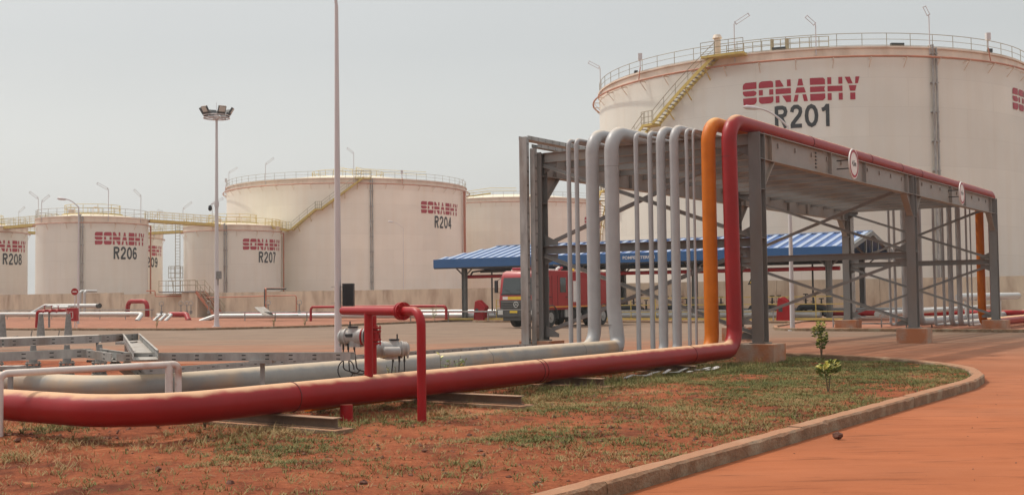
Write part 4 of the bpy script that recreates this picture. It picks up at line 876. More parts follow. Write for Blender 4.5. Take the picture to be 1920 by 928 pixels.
street_lamp((13.05,54.6,0),9.6,(-1.45,0,0),"white street lamp behind the rack, its arm curving across the name on tank R201",.115)
street_lamp((-33.95,91.3,0),9.2,(-1.05,0,0),"white street lamp beside the no-entry sign, arm curving left over tank R206",.1)
street_lamp((-14.0,150,0),10.8,(-1.3,0,0),"faint white street lamp in front of tank R204, only its curved arm showing",.06)
# ladder/step marks on far mast base omitted
# no-entry sign, hose cabinet and hydrant at the left
p_=Vector((-29.0,77.4,0)); t=thing("no_entry_sign","round red no-entry sign with a white bar on a thin post","road sign",None,tuple(p_)); mb=MB(); mb.tube([p_,p_+Z*2.6],.035,8); pieces(mb,"post",'pole',t)
c=p_+Vector((0,-.05,2.42)); mb=MB(); mb.tube([c,c-Vector((0,.02,0))],.23,28); part(mb,"plate",'redc',t); mb=MB(); mb.box(c-Vector((0,.028,0)),(.27,.008,.065)); part(mb,"white_bar",'signwhite',t)
p_=Vector((-28.85,76.6,0)); t=thing("hose_cabinet","red fire hose cabinet on thin legs beside the no-entry sign","hose cabinet",None,tuple(p_)); mb=MB(); mb.box(p_+Z*.92,(.68,.35,.86)); part(mb,"cabinet",'redc',t,bevel=.02)
mb=MB()
for x_ in (-.28,.28): mb.tube([p_+Vector((x_,0,0)),p_+Vector((x_,0,.5))],.025,6)
mb.box(p_+Z*.01,(.8,.4,.04)); part(mb,"stand",'pole',t)
mb=MB(); q=p_+Vector((-.02,-.182,.9)); 
for a_,b_,c_,d_ in ((-.1,0,.03,.42),(.1,0,.03,.42),(0,.2,.2,.03),(0,-.2,.2,.03)): mb.box(q+Vector((a_,0,b_)),(c_,.006,d_))
mb.box(q+Vector((-.22,0,.08)),(.03,.006,.4)); part(mb,"emblem",'signwhite',t)
p_=Vector((-31.2,78.4,0)); t=thing("fire_hydrant","red fire hydrant standpipe with several outlets beside the hose cabinet","fire hydrant",None,tuple(p_)); mb=MB()
mb.tube([p_+Vector((-.75,0,-.0)),p_+Vector((-.7,0,1.15)),p_+Vector((1.2,0,1.2))],.1,10,bend=.2)
for x_ in (-.2,.25,.7): mb.tube([p_+Vector((x_,0,1.18)),p_+Vector((x_,-.3,1.1))],.07,8); mb.tube([p_+Vector((x_,0,1.2)),p_+Vector((x_,0,1.5))],.03,6); mb.tube([p_+Vector((x_,0,1.5)),p_+Vector((x_,0,1.53))],.12,10)
part(mb,"manifold",'redc',t); mb=MB(); mb.tube([p_+Vector((.1,0,0)),p_+Vector((.1,0,1.1))],.07,8); pieces(mb,"post",'valve',t)

# ------------------------------------------------------------------ pipework along the dike wall
def pipe(pts,r_,m,label,bend=0,n=12,name="pipeline",group="pipes along the concrete wall"):
    mb=MB(); mb.tube(pts,r_,n,bend=bend); return tag(mb.build(name,m),label,"pipe",group)
def wl(s,o,z): return wall_at(s)+wn*o+Z*z   # s along wall, o metres in front
pipe([wl(121.9,14,.62),wl(144,14,.62)],.2,'pipewhite',"pale pipe running behind the hose cabinet towards the left edge")
pipe([wl(122.2,14,.62),wl(121.3,14,.6),wl(120.5,15.2,.0)],.2,'pipewhite',"pale pipe end dipping into the soil right of the red hoop",bend=.6)
for k in range(3): pipe([wl(119.2-k*.75,14,.55),wl(118.7-k*.75,14.1,.55),wl(118.0-k*.75,15.4,.0)],.13,'pipewhite',["leftmost short pale pipe stub diving into the soil","middle short pale pipe stub diving into the soil","rightmost short pale pipe stub diving into the soil"][k],bend=.4,group="short pale pipe stubs")
pipe([wl(119.3,12.5,.55),wl(117.2,12.5,.55),wl(116.5,12.8,.0)],.24,'redc',"red pipe stub going underground right of the pale stubs",bend=.5)
pipe([wl(129.2,9.5,.3),wl(129.2,9.5,1.75),wl(126.3,9.5,1.75),wl(126.3,9.5,.3)],.21,'redc',"red expansion loop arching above the pipes near tank R206",bend=.6,n=14)
pipe([wl(128.9,13,1.38),wl(137.2,13,1.38)],.2,'pipewhite',"upper pale pipe carried over the lower ones at the left",n=14)
pipe([wl(136.6,13,1.38),wl(137.3,13,1.38),wl(138.8,13.5,.6),wl(141,13.6,.6)],.2,'pipewhite',"pale pipe sloping down to the left from the raised pipe",bend=.7,n=14)
pipe([wl(134.6,14,.6),wl(134.6,14,1.25),wl(132,14,1.25)],.16,'pipewhite',"pale pipe with an elbow ending in a dark flange",bend=.4)
pipe([wl(129.0,13,1.38),wl(128.7,13,1.38)],.24,'darkpipe',"dark flange closing the end of the raised pale pipe",name="pipe_flange",group=None)
for k,s_ in enumerate((147.0,147.8)): pipe([wl(s_,1.6,.3),wl(s_,1.6,2.95),wl(s_-.1,.1,2.95)],.15,'pipewhite',["left one of two pale pipes climbing over the wall by the lamp post","right one of two pale pipes climbing over the wall by the lamp post"][k],bend=.3,group="pale pipes climbing over the wall")
pipe([wl(60,12,.42),wl(97,12.5,.42),wl(112.2,13.5,.42),wl(113.4,14.2,-.05)],.2,'pipewhite',"long pale pipe running from the floodlight mast to the blue canopy",bend=[0,0,.6,0],n=14)
pipe([wl(48,10,.5),wl(112,10.5,.5)],.16,'redc',"long red fire water pipe behind the long pale pipe")
pipe([wl(99.2,15.5,0),wl(99.2,15.5,1.15),wl(86,15.5,1.15),wl(86,15.5,.2)],.1,'redc',"low red hoop pipe left of the tall white pole",bend=.3)
pipe([wl(128,1.0,2.05),wl(115.2,1.0,2.15),wl(115.2,1.0,.6)],.055,'downred',"thin orange-red pipe clipped along the top of the wall",bend=.25,n=8)
pipe([wl(137.6,.7,2.85),wl(136.2,.7,2.85),wl(136.2,.7,2.25),wl(131.5,.7,2.25),wl(131.5,.7,.6)],.06,'downred',"thin orange-red pipe stepping down the wall below tank R209",bend=.2,n=8)
pipe([wl(117.2,3,.4),wl(117.2,3,2.85),wl(118.9,1.5,2.85),wl(118.9,-1,2.85)],.07,'downred',"thin red pipe hooping over the wall near tank R207",bend=.25,n=8)
pipe([wl(118.4,2,.4),wl(118.4,2,2.8),wl(118.6,-1,2.8)],.08,'darkpipe',"thin grey pipe climbing over the wall near tank R207",bend=.2,n=8)
for (s0,s1,o,z,lab) in ((111,62,14.6,.75,"long low cable tray in front of the wall"),(160,125,10,.95,"cable tray behind the raised pipes at the far left")):
    a,b=wl(s0,o,z),wl(s1,o,z); t=thing("low_cable_tray",lab,"cable tray",None,tuple(a)); mb=MB(); mb.bar(a,b,.5,.1); part(mb,"channel",'galv',t); 
    mb=MB(); n=int((a-b).length/3.5)
    for i in range(n+1): q=a.lerp(b,i/n); mb.bar(q-Z*z,q,.06,.06)
    pieces(mb,"leg",'galv',t)
# slanted tray piece
a=wl(106.0,14.4,1.15); b=wl(104.3,15.0,.5); mb=MB(); mb.bar(a,b,.9,.05); mb.bar(b,wl(101.5,15,.5),.9,.05); tag(mb.build("cable_tray",'galv'),"pale slanted tray cover stepping down in front of the wall","cable tray")
# small valve handwheels between
k=0
for (s_,o) in ((119.9,13),(119.7,11),(118.9,11),(118.0,11.3),(116,11),(103.4,12.5),(107.5,12)):
    q=wl(s_,o,.5); t=thing("handwheel_valve",["handwheel valve rising above the pale stubs","handwheel valve, first of the cluster by the concrete pier","handwheel valve, middle of the cluster by the concrete pier","tallest handwheel valve by the concrete pier","handwheel valve under the foot of the crossover stairs","handwheel valve beneath the end of the orange-red wall pipe","handwheel valve behind the slanted tray cover"][k],"valve","small handwheel valves by the wall",tuple(q)); k+=1
    mb=MB(); mb.tube([q,q+Z*.9],.04,6); mb.tube([q+Z*.1,q+Z*.35],.13,8); part(mb,"stem",'valve',t); mb=MB(); n=12; mb.tube([q+Z*1.0+Vector((math.cos(6.283*i/n)*.2,0,math.sin(6.283*i/n)*.2)) for i in range(n)],.03,5,closed=True); part(mb,"handwheel",'galv',t)
# far right: pipes and manifold beyond the rack
t=thing("valve_manifold","tangle of silvery elbows and valves at the right edge beyond the rack","valve manifold",None,tuple(G(38,-.0,0))); mb=MB()
for i in range(7):
    u=33+i*1.7; v=-1.9-.15*(i%2); mb.tube([G(u,v-1.6,.7),G(u,v-.7,1.0+.1*(i%3)),G(u,v-.1,1.35),G(u+.5,v+.4,1.3),G(u+.6,v+.5,.5)],.16+.03*(i%2),10,bend=.25); mb.tube([G(u+.8,v-.3,.55),G(u+.8,v-.3,1.25)],.07,8); mb.tube([G(u+.8,v-.3,1.2),G(u+.8,v-.3,1.26)],.2,12)
part(mb,"elbow_pipe",'pipewhite',t)
mb=MB()
for i in range(6): u=33.8+i*1.7; mb.tube([G(u,-1.1,.3),G(u,-1.1,1.2)],.05,6); mb.tube([G(u,-1.1,.9),G(u,-1.1,1.0)],.17,10); mb.box(G(u,-1.4,.75),(.35,.3,.3),D)
part(mb,"valve",'darkpipe',t)
for k,(v,z_,r_) in enumerate(((5.3,.75,.13),(6.2,.7,.14))): pipe([G(27.5+k*2,v,z_),G(61,v+1,z_)],r_,'pipewhite',["pale pipe beyond the rack running back to the wall, nearer one","pale pipe beyond the rack running back to the wall, farther one"][k],group="pale pipes behind the rack")
pipe([G(33,3.2,1.45),G(47,3.2,1.45)],.2,'pipewhite',"raised pale pipe with a rounded end standing behind the rack",group=None,n=14)
mb=MB()
for u in (34.5,38,42): mb.tube([G(u,3.2,.0),G(u,3.2,1.4)],.1,8)
tag(mb.build("pipe_stand",'pipewhite'),"row of stub legs holding up the raised pale pipe behind the rack","pipe support")
a=G(29.5,8.6,.35); b=G(34,-.0+5.2,.35)
t=thing("low_cable_tray","low galvanised tray on short legs just behind the rack's far left footing","cable tray",None,tuple(a)); mb=MB()
for z_ in (.55,.25): mb.bar(G(29,8.2,z_),G(29.4,3.6,z_),.25,.08)
part(mb,"channel",'galv',t); mb=MB()
for i in range(5): q=G(29,8.2,0).lerp(G(29.4,3.6,0),i/4); mb.bar(q,q+Z*.55,.05,.05)
pieces(mb,"leg",'galv',t)

# ------------------------------------------------------------------ blue canopy
Rr_=Vector((20.0,69.1,0)); xd=Vector((-25.6,16.5,0)).normalized(); dd=Vector((xd.y,-xd.x,0)); 
if dd.y<0: dd=-dd
CL=30.6; CW=9.0; ze=3.95; zf=4.5; zr=5.55
def K(a,b,z=0): return Rr_+xd*a+dd*b+Z*z   # a along from right corner, b depth
cano=thing("blue_canopy","long open-sided canopy with a blue ribbed roof and blue fascia","canopy",None,tuple(K(0,0)))
hip=2.6
for side,(b0,b1) in enumerate(((0,CW/2),(CW,CW/2))):
    mb=MB(); mb.mt('roofblue'); P=[K(0,b0,zf),K(CL,b0,zf),K(CL-hip,b1,zr),K(0,b1,zr)]; nr=(P[1]-P[0]).cross(P[3]-P[0]).normalized(); nr=nr if nr.z>0 else -nr
    mb.prism(P,-Z*.04); n=42
    mb.mt('roofline')
    for i in range(n):
        a=CL*(i+.3)/n; 
        if a>CL-hip: f_=(CL-a)/hip
        else: f_=1
        q0=K(a,b0,zf)+nr*.03; q1=K(a,b0+(b1-b0)*f_,zf+(zr-zf)*f_)+nr*.03; mb.bar(q0,q1,.29,.05,nr)
    part(mb,"roof_sheet",None,cano,smooth=False)
mb=MB(); mb.prism([K(CL,0,zf),K(CL,CW,zf),K(CL-hip,CW/2,zr)],-Z*.04); part(mb,"hip_end",'roofblue',cano,smooth=False)
mb=MB(); mb.bar(K(-.1,CW/2,zr+.05),K(CL-hip,CW/2,zr+.05),.35,.06); part(mb,"ridge_cap",'roofline',cano)
mb=MB(); mb.bar(K(-.1,-.03,(ze+zf)/2),K(CL+.05,-.03,(ze+zf)/2),.05,zf-ze+.06); mb.bar(K(CL+.05,0,(ze+zf)/2),K(CL+.05,CW,(ze+zf)/2),.05,zf-ze+.06); mb.bar(K(0,CW,(ze+zf)/2),K(CL,CW,(ze+zf)/2),.05,zf-ze+.06); part(mb,"fascia",'fascia',cano,smooth=False)
mb=MB(); mb.bar(K(0,.1,ze-.05),K(CL,.1,ze-.05),.3,.12); part(mb,"gutter",'black',cano)
flat_text("lettering","POMPE CITERNES",K(15.05,-.062,4.13),-xd,Z,.2,2.35,'signwhite',cano,.02)
# gable frame at right end
mb=MB(); 
for (b_,z0) in ((0,zf),(CW,zf)): mb.bar(K(-.05,b_,z0-.1),K(-.05,CW/2,zr-.1),.2,.26)
mb.bar(K(-.05,0,ze),K(-.05,CW,ze),.2,.2)
for b_ in (CW*.35,CW*.5,CW*.65): mb.bar(K(-.05,b_,ze),K(-.05,b_,zr-.35),.1,.1)
part(mb,"gable_frame",'frame',cano)
for a in (1.6,10.4,19.2,28.6):
    for b_ in (1.0,CW-1):
        mb=MB(); mb.ibeam(K(a,b_,.1),K(a,b_,ze),.3,.32,.02,up=xd); mb.bar(K(a,b_,ze-.7),K(a-.8,b_,ze),.08,.08); mb.bar(K(a,b_,ze-.7),K(a+.8,b_,ze),.08,.08); part(mb,"column",'frame',cano)
    mb=MB(); mb.ibeam(K(a,.1,ze+.1),K(a,CW-.1,ze+.1),.15,.3); mb.bar(K(a,.3,ze+.3),K(a,CW/2,zr-.2),.12,.12); mb.bar(K(a,CW-.3,ze+.3),K(a,CW/2,zr-.2),.12,.12); part(mb,"truss",'frame',cano)
mb=MB(); mb.tube([K(1,1.3,3.25),K(28.6,1.3,3.25)],.13,10); part(mb,"sprinkler_main",'redc',cano)
mb=MB(); mb.tube([K(1,2.2,3.6),K(28,2.2,3.6)],.06,8); mb.tube([K(1,3.2,3.75),K(28.3,3.2,3.75),K(28.3,1.6,3.6),K(28.3,1.3,3.3)],.07,8)
for a in np.arange(3,28,4.0): mb.tube([K(a,2.2,3.6),K(a,2.2,.3)],.06,6)
part(mb,"hanger_pipe",'darkpipe',cano)
# pump island kit: dark manifolds, each with standing valves, and yellow guard rail
for k,a in enumerate((3.0,6.2,9.2,12.6,15.6,18.8,21.8)):
    t=thing("pump_manifold",["dark pipe manifold under the canopy, far right one","dark pipe manifold under the canopy behind the lamp post","dark pipe manifold under the canopy beside the red cabinet","dark pipe manifold under the canopy behind the right footing column","dark pipe manifold under the canopy behind the orange pipe","dark pipe manifold under the canopy seen between the medium pipes","dark pipe manifold under the canopy just right of the fire truck"][k],"pipe manifold","dark manifolds under the canopy",tuple(K(a,2.6)))
    mb=MB(); mb.tube([K(a-1,1.6,.35),K(a-1,1.8,.8),K(a,2.4,.95),K(a+.9,2.4,.9),K(a+1.1,2.4,.3)],.2,12,bend=.3); mb.tube([K(a-.6,2.6,.5),K(a+1.2,2.6,.5)],.16,12); mb.box(K(a+.1,2.2,.4),(1.0,.5,.5),xd); part(mb,"pipe",'darkpipe',t)
    for s_ in (-.7,-.25,.25,.75):
        hh=1.4+.35*rnd.random(); mb=MB(); mb.tube([K(a+s_,3.0,.4),K(a+s_,3.0,hh)],[.11,.04],8); mb.tube([K(a+s_,3.0,hh*.75),K(a+s_,3.0,hh*.78)],.17,10); mb.tube([K(a+s_-.15,3.0,hh),K(a+s_+.15,3.0,hh)],.035,6); part(mb,"valve",'darkpipe',t)
t=thing("guard_rail","low yellow guard rail along the front of the canopy","guard rail",None,tuple(K(2,.5))); mb=MB()
for z_ in (.65,1.1,1.55):
    mb.bar(K(0.5,.5,z_),K(25.5,.5,z_),.05,.05)
mb2=MB()
for i in range(15): a=.5+25*i/14; mb2.bar(K(a,.5,.1),K(a,.5,1.57),.05,.05,up=xd)
part(mb,"rail",'yellow',t); pieces(mb2,"post",'yellow',t)
mb=MB(); mb.bar(K(.5,-.1,.2),K(29.5,-.1,.2),.35,.12); struct(mb.build("pad_edge",'yellow'))
pipe([K(-6,7.2,.62),K(40,7.2,.62)],.17,'pipewhite',"bright white pipe running behind the canopy manifolds",group=None)
# red cabinets by the canopy posts
for k,(q,lab) in enumerate(((K(26.4,-.25,.0),"red angular extinguisher cover standing by the canopy's left end"),(K(3.9,-.6,0),"red angular extinguisher cover half hidden by the street lamp"))):
    q=Vector((q.x,q.y,.0)); t=thing("extinguisher_cover",lab,"extinguisher cover","red extinguisher covers",tuple(q)); sd_=-xd
    mb=MB(); prof=[(-.42,0),(.42,0),(.46,.75),(.62,1.0),(.56,1.1),(.0,1.55),(-.28,1.45),(-.36,.9)]; mb.prism([q+sd_*a+Z*b-dd*.25 for a,b in prof],dd*.5); part(mb,"cover",'redc',t,bevel=.03)
    mb=MB(); mb.box(q-dd*.256+Z*.8-sd_*.12,(.25,.01,.3),sd_); part(mb,"label_plate",'darkpipe',t)
# triangular warning sign under canopy
q=K(6.0,.35,2.75); t=thing("warning_sign","yellow triangular warning sign hanging under the canopy beside the front column","warning sign",None,tuple(q))
mb=MB(); mb.prism([q+xd*.55-Z*.42,q-xd*.55-Z*.42,q+Z*.55],dd*.02); part(mb,"border",'black',t); mb=MB(); q2=q-dd*.012; mb.prism([q2+xd*.40-Z*.33,q2-xd*.40-Z*.33,q2+Z*.37],dd*.01); part(mb,"panel",'truckyel',t)
mb=MB(); mb.bar(q+Z*.5,q+Z*1.1,.02,.02,up=xd); part(mb,"hanger",'frame',t)

# ------------------------------------------------------------------ fire truck
# local frame: +x = along truck to the rear (D), +y = truck's right (Nn), z up; origin: front left corner on the ground
TO=Vector((1.30,63.95,0))
def T(x,y,z): return TO+D*x+Nn*y+Z*z*1.03
tr=thing("fire_truck","red fire truck with a double cab parked behind the rack's left column","truck",None,tuple(TO))
TW=2.5
mb=MB(); 
def sideprism(poly,y0,y1): mb.prism([T(x,y0,z) for x,z in poly],Nn*(y1-y0))
sideprism([(.06,.95),(.0,1.45),(.04,1.72),(.22,2.75),(.42,3.02),(.7,3.1),(3.6,3.1),(3.6,.95)],0,TW); part(mb,"cab",'truckred',tr,bevel=.04)
mb=MB(); mb.box(T(6.35,TW/2,2.08),(5.3,TW+.02,1.98),D,Nn); part(mb,"body",'truckred',tr,bevel=.03)
mb=MB()
for x_ in (4.8,6.0,7.2,8.2): 
    mb.box(T(x_,-.015,1.95),(1.0,.012,1.45),D,Nn)
part(mb,"locker_shutter",'truckred',tr,bevel=.01)
mb=MB(); mb.box(T(4.05,-.022,1.95),(.42,.012,1.2),D,Nn); part(mb,"side_panel",'signwhite',tr)
# windscreen follows the raked front
def front(z): return .04+(z-1.72)*(.18/1.03)
mb=MB(); P=[T(front(z_)-.012,y_,z_) for y_,z_ in ((.16,1.86),(TW-.16,1.86),(TW-.2,2.72),(.2,2.72))]; mb.prism(P,-D*.006+Z*0); part(mb,"windscreen",'glass',tr,smooth=False)
mb=MB(); mb.prism([T(front(1.83)-.03,.12,1.78),T(front(1.83)-.03,TW-.12,1.78),T(front(1.86)-.03,TW-.12,1.86),T(front(1.86)-.03,.12,1.86)],D*.03)
for y_ in (.8,1.6): mb.bar(T(front(1.86)-.03,y_,1.86),T(front(2.1)-.03,y_+.5,2.1),.02,.015)
part(mb,"wiper",'black',tr)
mb=MB(); mb.box(T(.02,TW/2,1.62),(.03,TW-.9,.17),D,Nn); part(mb,"number_stripe",'truckyel',tr)
mb=MB(); mb.box(T(.015,TW-.42,1.62),(.03,.34,.17),D,Nn); part(mb,"front_marker",'signwhite',tr)
mb=MB(); mb.box(T(-.02,TW/2,1.25),(.1,TW-.3,.52),D,Nn)
for z_ in (1.38,1.25,1.12): mb.box(T(-.09,TW/2,z_),(.05,TW-.5,.06),D,Nn)
part(mb,"grille",'truckgrey',tr,bevel=.01)
mb=MB(); c=T(-.13,TW/2+.02,1.27); n=24; mb.tube([c+(Nn*math.cos(6.2832*i/n)+Z*math.sin(6.2832*i/n))*.15 for i in range(n)],.018,6,closed=True)
for a in (90,210,330): mb.tube([c,c+(Nn*math.cos(R_(a))+Z*math.sin(R_(a)))*.14],[.025,.01],6)
part(mb,"badge",'lamp',tr)
mb=MB(); mb.box(T(-.05,TW/2,.80),(.34,TW+.04,.44),D,Nn); mb.box(T(-.02,TW/2,.5),(.25,TW-.7,.2),D,Nn); bp=part(mb,"bumper",'truckgrey',tr,bevel=.03)
mb=MB(); mb.box(T(-.23,TW/2+.12,.88),(.02,.5,.12),D,Nn); part(mb,"number_plate",'truckyel',tr)
for y_ in (.25,TW-.25): mb=MB(); mb.box(T(-.225,y_,.84),(.04,.34,.24),D,Nn); part(mb,"headlight",'lamp',tr,bevel=.01)
mb=MB()
for y_ in (-.22,TW+.25): mb.tube([T(-.1,y_*1.0,.75),T(-.1,y_,1.05),T(-.1,TW/2+(y_-TW/2)*.6,1.05)],.02,6); mb.tube([T(-.1,y_,.75),T(-.1,TW/2+(y_-TW/2)*.6,.75)],.02,6)
part(mb,"bull_bar",'truckgrey',tr)
for x_,w1 in ((.95,.72),(2.75,.62)):
    mb=MB(); 
    mb.prism([T(x_-w1/2+(.16 if x_<1 else 0),-.012,2.72),T(x_+w1/2,-.012,2.72),T(x_+w1/2,-.012,1.9),T(x_-w1/2,-.012,1.9)],-Nn*.006); part(mb,"side_window",'glass',tr,smooth=False)
mb=MB()
for x_ in (.5,1.6,2.2,3.3): mb.box(T(x_,-.006,1.95),(.018,.012,1.8),D,Nn)
mb.box(T(1.4,-.03,1.65),(.18,.03,.04),D,Nn); mb.box(T(3.1,-.03,1.65),(.18,.03,.04),D,Nn); part(mb,"door_seam",'black',tr)
mb=MB(); mb.box(T(4.6,-.028,1.12),(8.4,.012,.07),D,Nn); part(mb,"side_stripe",'truckor',tr)
for y_,nm in ((-.28,'l'),(TW+.28,'r')):
    mb=MB(); mb.box(T(.15,y_,2.25),(.1,.2,.7),D,Nn); mb.bar(T(.2,y_,2.55),T(.3,TW/2+(y_-TW/2)*.8,2.75),.03,.03); mb.bar(T(.2,y_,1.95),T(.2,TW/2+(y_-TW/2)*.8,1.9),.03,.03); part(mb,"mirror",'black',tr,bevel=.02)
mb=MB(); mb.box(T(4.8,TW/2,.82),(8.0,.9,.25),D,Nn); mb.box(T(3.0,.35,.75),(.7,.5,.45),D,Nn); mb.box(T(4.4,.35,.72),(.9,.5,.5),D,Nn); mb.box(T(.5,.2,.62),(.4,.4,.3),D,Nn); part(mb,"chassis",'black',tr)
mb=MB(); mb.box(T(3.25,.06,.75),(.5,.1,.42),D,Nn); part(mb,"step_box",'galv',tr)
for x_ in (1.5,5.9,7.3):
    for y_ in (.02,TW-.36):
        mb=MB(); prof=[(-.0,.30),(.0,.48),(.04,.53),(.3,.53),(.34,.48),(.34,.30)]
        mb.tube([T(x_,y_+a,.54) for a,_ in prof],[b for _,b in prof],32); w_=part(mb,"wheel",'rubber',tr); mb=MB(); s_=-1 if y_<1 else 1; yy=y_-.005 if y_<1 else y_+.345
        mb.tube([T(x_,yy,.54),T(x_,yy+.12*-s_,.54)],[.29,.22],24); mb.tube([T(x_,yy,.54),T(x_,yy+s_*.05,.54)],[.11,.09],12); part(mb,"rim",'galv',w_)
    mb=MB(); P=[T(x_+.66*math.cos(a),-.03,.54+.66*math.sin(a)) for a in np.linspace(-.1,3.24,16)]
    for a,b in zip(P,P[1:]): mb.bar(a+Nn*.14,b+Nn*.14,.34,.05)
    part(mb,"wheel_arch",'truckgrey',tr)
mb=MB(); mb.box(T(1.6,TW/2,3.14),(1.2,TW-.3,.08),D,Nn); part(mb,"roof_rack",'signwhite',tr,bevel=.02)
mb=MB(); mb.box(T(.8,TW/2,3.2),(.3,1.6,.14),D,Nn); part(mb,"light_bar",'logored',tr,bevel=.03)
for x_,mm in ((2.9,'signwhite'),(3.2,'logored'),(4.7,'truckyel'),(4.95,'signwhite'),(5.15,'black')):
    mb=MB(); mb.tube([T(x_,.5,3.1),T(x_+.05,.5,3.22),T(x_+.28,.5,3.28+(.1 if x_>4 else 0))],.075,8,bend=.1); o=part(mb,"hose_coil" ,mm,tr)
mb=MB(); mb.tube([T(4.4,1.2,3.1),T(4.4,1.2,3.35),T(3.7,1.2,3.45)],.06,8,bend=.12); part(mb,"water_monitor",'truckgrey',tr)

# ------------------------------------------------------------------ plants, clods, debris
def leaf_clump(c,n,rx,rz,size,keep=None):
    mb=MB(); mb.mt('leaf'); mb.mt('leafy')
    for i in range(n):
        a=rnd.uniform(0,6.28); rr=rnd.random()**.6; zz=rnd.uniform(-1,1); q=Vector(c)+Vector((math.cos(a)*rr*rx*math.sqrt(max(.05,1-zz*zz)),math.sin(a)*rr*rx*math.sqrt(max(.05,1-zz*zz)),zz*rz))
        mb.mt('leafy' if (zz>.1 and rnd.random()<.55) or rnd.random()<.12 else 'leaf')
        d=Vector((math.cos(a),math.sin(a),rnd.uniform(-.1,1.0))).normalized(); sd_=d.orthogonal().normalized(); sd_=(Matrix.Rotation(rnd.uniform(0,3.14),3,d)@sd_); L_=size*rnd.uniform(.7,1.3); w_=L_*.24; up=d.cross(sd_)
        mb.add([q,q+d*L_*.5+sd_*w_+up*.01,q+d*L_,q+d*L_*.5-sd_*w_+up*.01,q+d*L_*.5-up*.012],[(0,1,4),(1,2,4),(2,3,4),(3,0,4)])
    return mb
for (pos,hh,lab,grp) in (((5.25,19.57,.05),.48,"young leafy shrub with yellow tips standing nearer in the grass",[(-.06,0,.86),(.08,0,.95)]),((7.9,30.0,.05),.86,"taller leafy shrub with yellow tips standing farther back in the grass",[(0,0,.98),(-.1,0,.84),(.06,0,.65),(0,0,.48)])):
    b=Vector(pos); t=thing("young_shrub",lab,"shrub","young leafy shrubs in the bed",tuple(b)); mb=MB()
    H_=hh
    for dx_,dy_,f_ in grp: mb.tube([b-Z*.05,b+Vector((dx_*.4,dy_,H_*f_*.5)),b+Vector((dx_,dy_,H_*f_))],[.012,.009,.005],6)
    part(mb,"stem",'twig',t)
    first=True; allm=None
    for dx_,dy_,f_ in grp:
        q=leaf_clump(b+Vector((dx_,dy_,H_*f_-.04)),105,.092,.10 if hh<.6 else .13,.085)
        if allm is None: allm=q
        else:
            o_=len(allm.v); allm.v+=q.v; allm.f+=[tuple(i+o_ for i in f) for f in q.f]; allm.m+=q.m
    part(allm,"foliage",None,t,smooth=False)
# weedy plants near actuators / pipe
for i,(x_,y_,z_,h_,lab) in enumerate(((-1.95,18.7,.3,.42,"wispy green weed poking up right of the red riser"),(-1.22,20.1,.0,.8,"tall thin weed standing against the grey ground pipe"),(-.95,20.4,.0,.75,"second tall thin weed against the grey ground pipe"),(-4.0,15.2,.05,.35,"small weed at the foot of the rusty vent pipe"),(-14.2,69.5,.05,.6,"small bush on the left bank by the kerb"),(-12.9,72.5,.05,.7,"leafy bush on the left bank beneath the low red hoop"),(-5.4,80.5,.1,1.2,"leafy plant beside the left red extinguisher cover"),(12.2,57.2,.05,.5,"low weed on the far kerb right of the front column"),(-22.0,72.2,.0,.8,"dark thin plant by the kerb left of the floodlight mast"))):
    b=Vector((x_,y_,z_)); t=thing("weed",lab,"weed","weeds around the yard",tuple(b)); mb=MB(); k=MB(); k.mt('leaf'); k.mt('leafy')
    for j in range(5):
        d=Vector((rnd.uniform(-.25,.25),rnd.uniform(-.2,.2),1)); e=b+d*h_*rnd.uniform(.6,1); mb.tube([b,b.lerp(e,.5)+Vector((rnd.uniform(-.03,.03),0,0)),e],[.008,.006,.003],5)
        for l in range(16):
            q=b.lerp(e,rnd.uniform(.25,1)); a=rnd.uniform(0,6.28); dd_=Vector((math.cos(a),math.sin(a),rnd.uniform(.1,.9))).normalized(); sd_=dd_.orthogonal().normalized(); L2=h_*.09*rnd.uniform(.6,1.3); k.mt('leaf' if rnd.random()<.85 else 'leafy')
            k.add([q,q+dd_*L2*.5+sd_*L2*.2,q+dd_*L2,q+dd_*L2*.5-sd_*L2*.2],[(0,1,2,3)])
    part(mb,"stem",'twig',t); part(k,"foliage",None,t,smooth=False)
def rock(c,r_,seed):
    rg=random.Random(seed); mb=MB(); mb.sphere(c,r_,10,(1,.85,.7)); mb.v=[tuple(Vector(v)+Vector((rg.uniform(-1,1),rg.uniform(-1,1),rg.uniform(-1,1)))*r_*.22) for v in mb.v]; return mb
for i,(x_,y_,z_,r_,lab) in enumerate(((3.78,13.72,.05,.055,"dark clod lying on the road against the kerb joint"),(-3.5,11.55,.06,.055,"dark clod on the bare soil under the left pipe bend"),(-2.55,10.55,.06,.07,"dark clod at the bottom left of the bed"),(.55,13.1,.07,.055,"reddish clod in the grass near the picture's middle"),(-.9,12.7,.06,.05,"dark clod between grass tufts left of the middle"),(-1.35,10.5,.06,.06,"dark clod at the bottom edge of the bed"))):
    o=rock((x_,y_,z_),r_*(1 if i==0 else .62),i).build("soil_clod",'clod'); tag(o,lab,"clod","clods of dark soil")
def inbed(u,v): return -40<u<2.3 and v>-6.0 and inside(G(u,v).x,G(u,v).y,bed_poly)
from mathutils import noise as mn
def nz(x,y,s,o=0): return mn.noise(Vector((x*s+o,y*s-o,o*.37)))
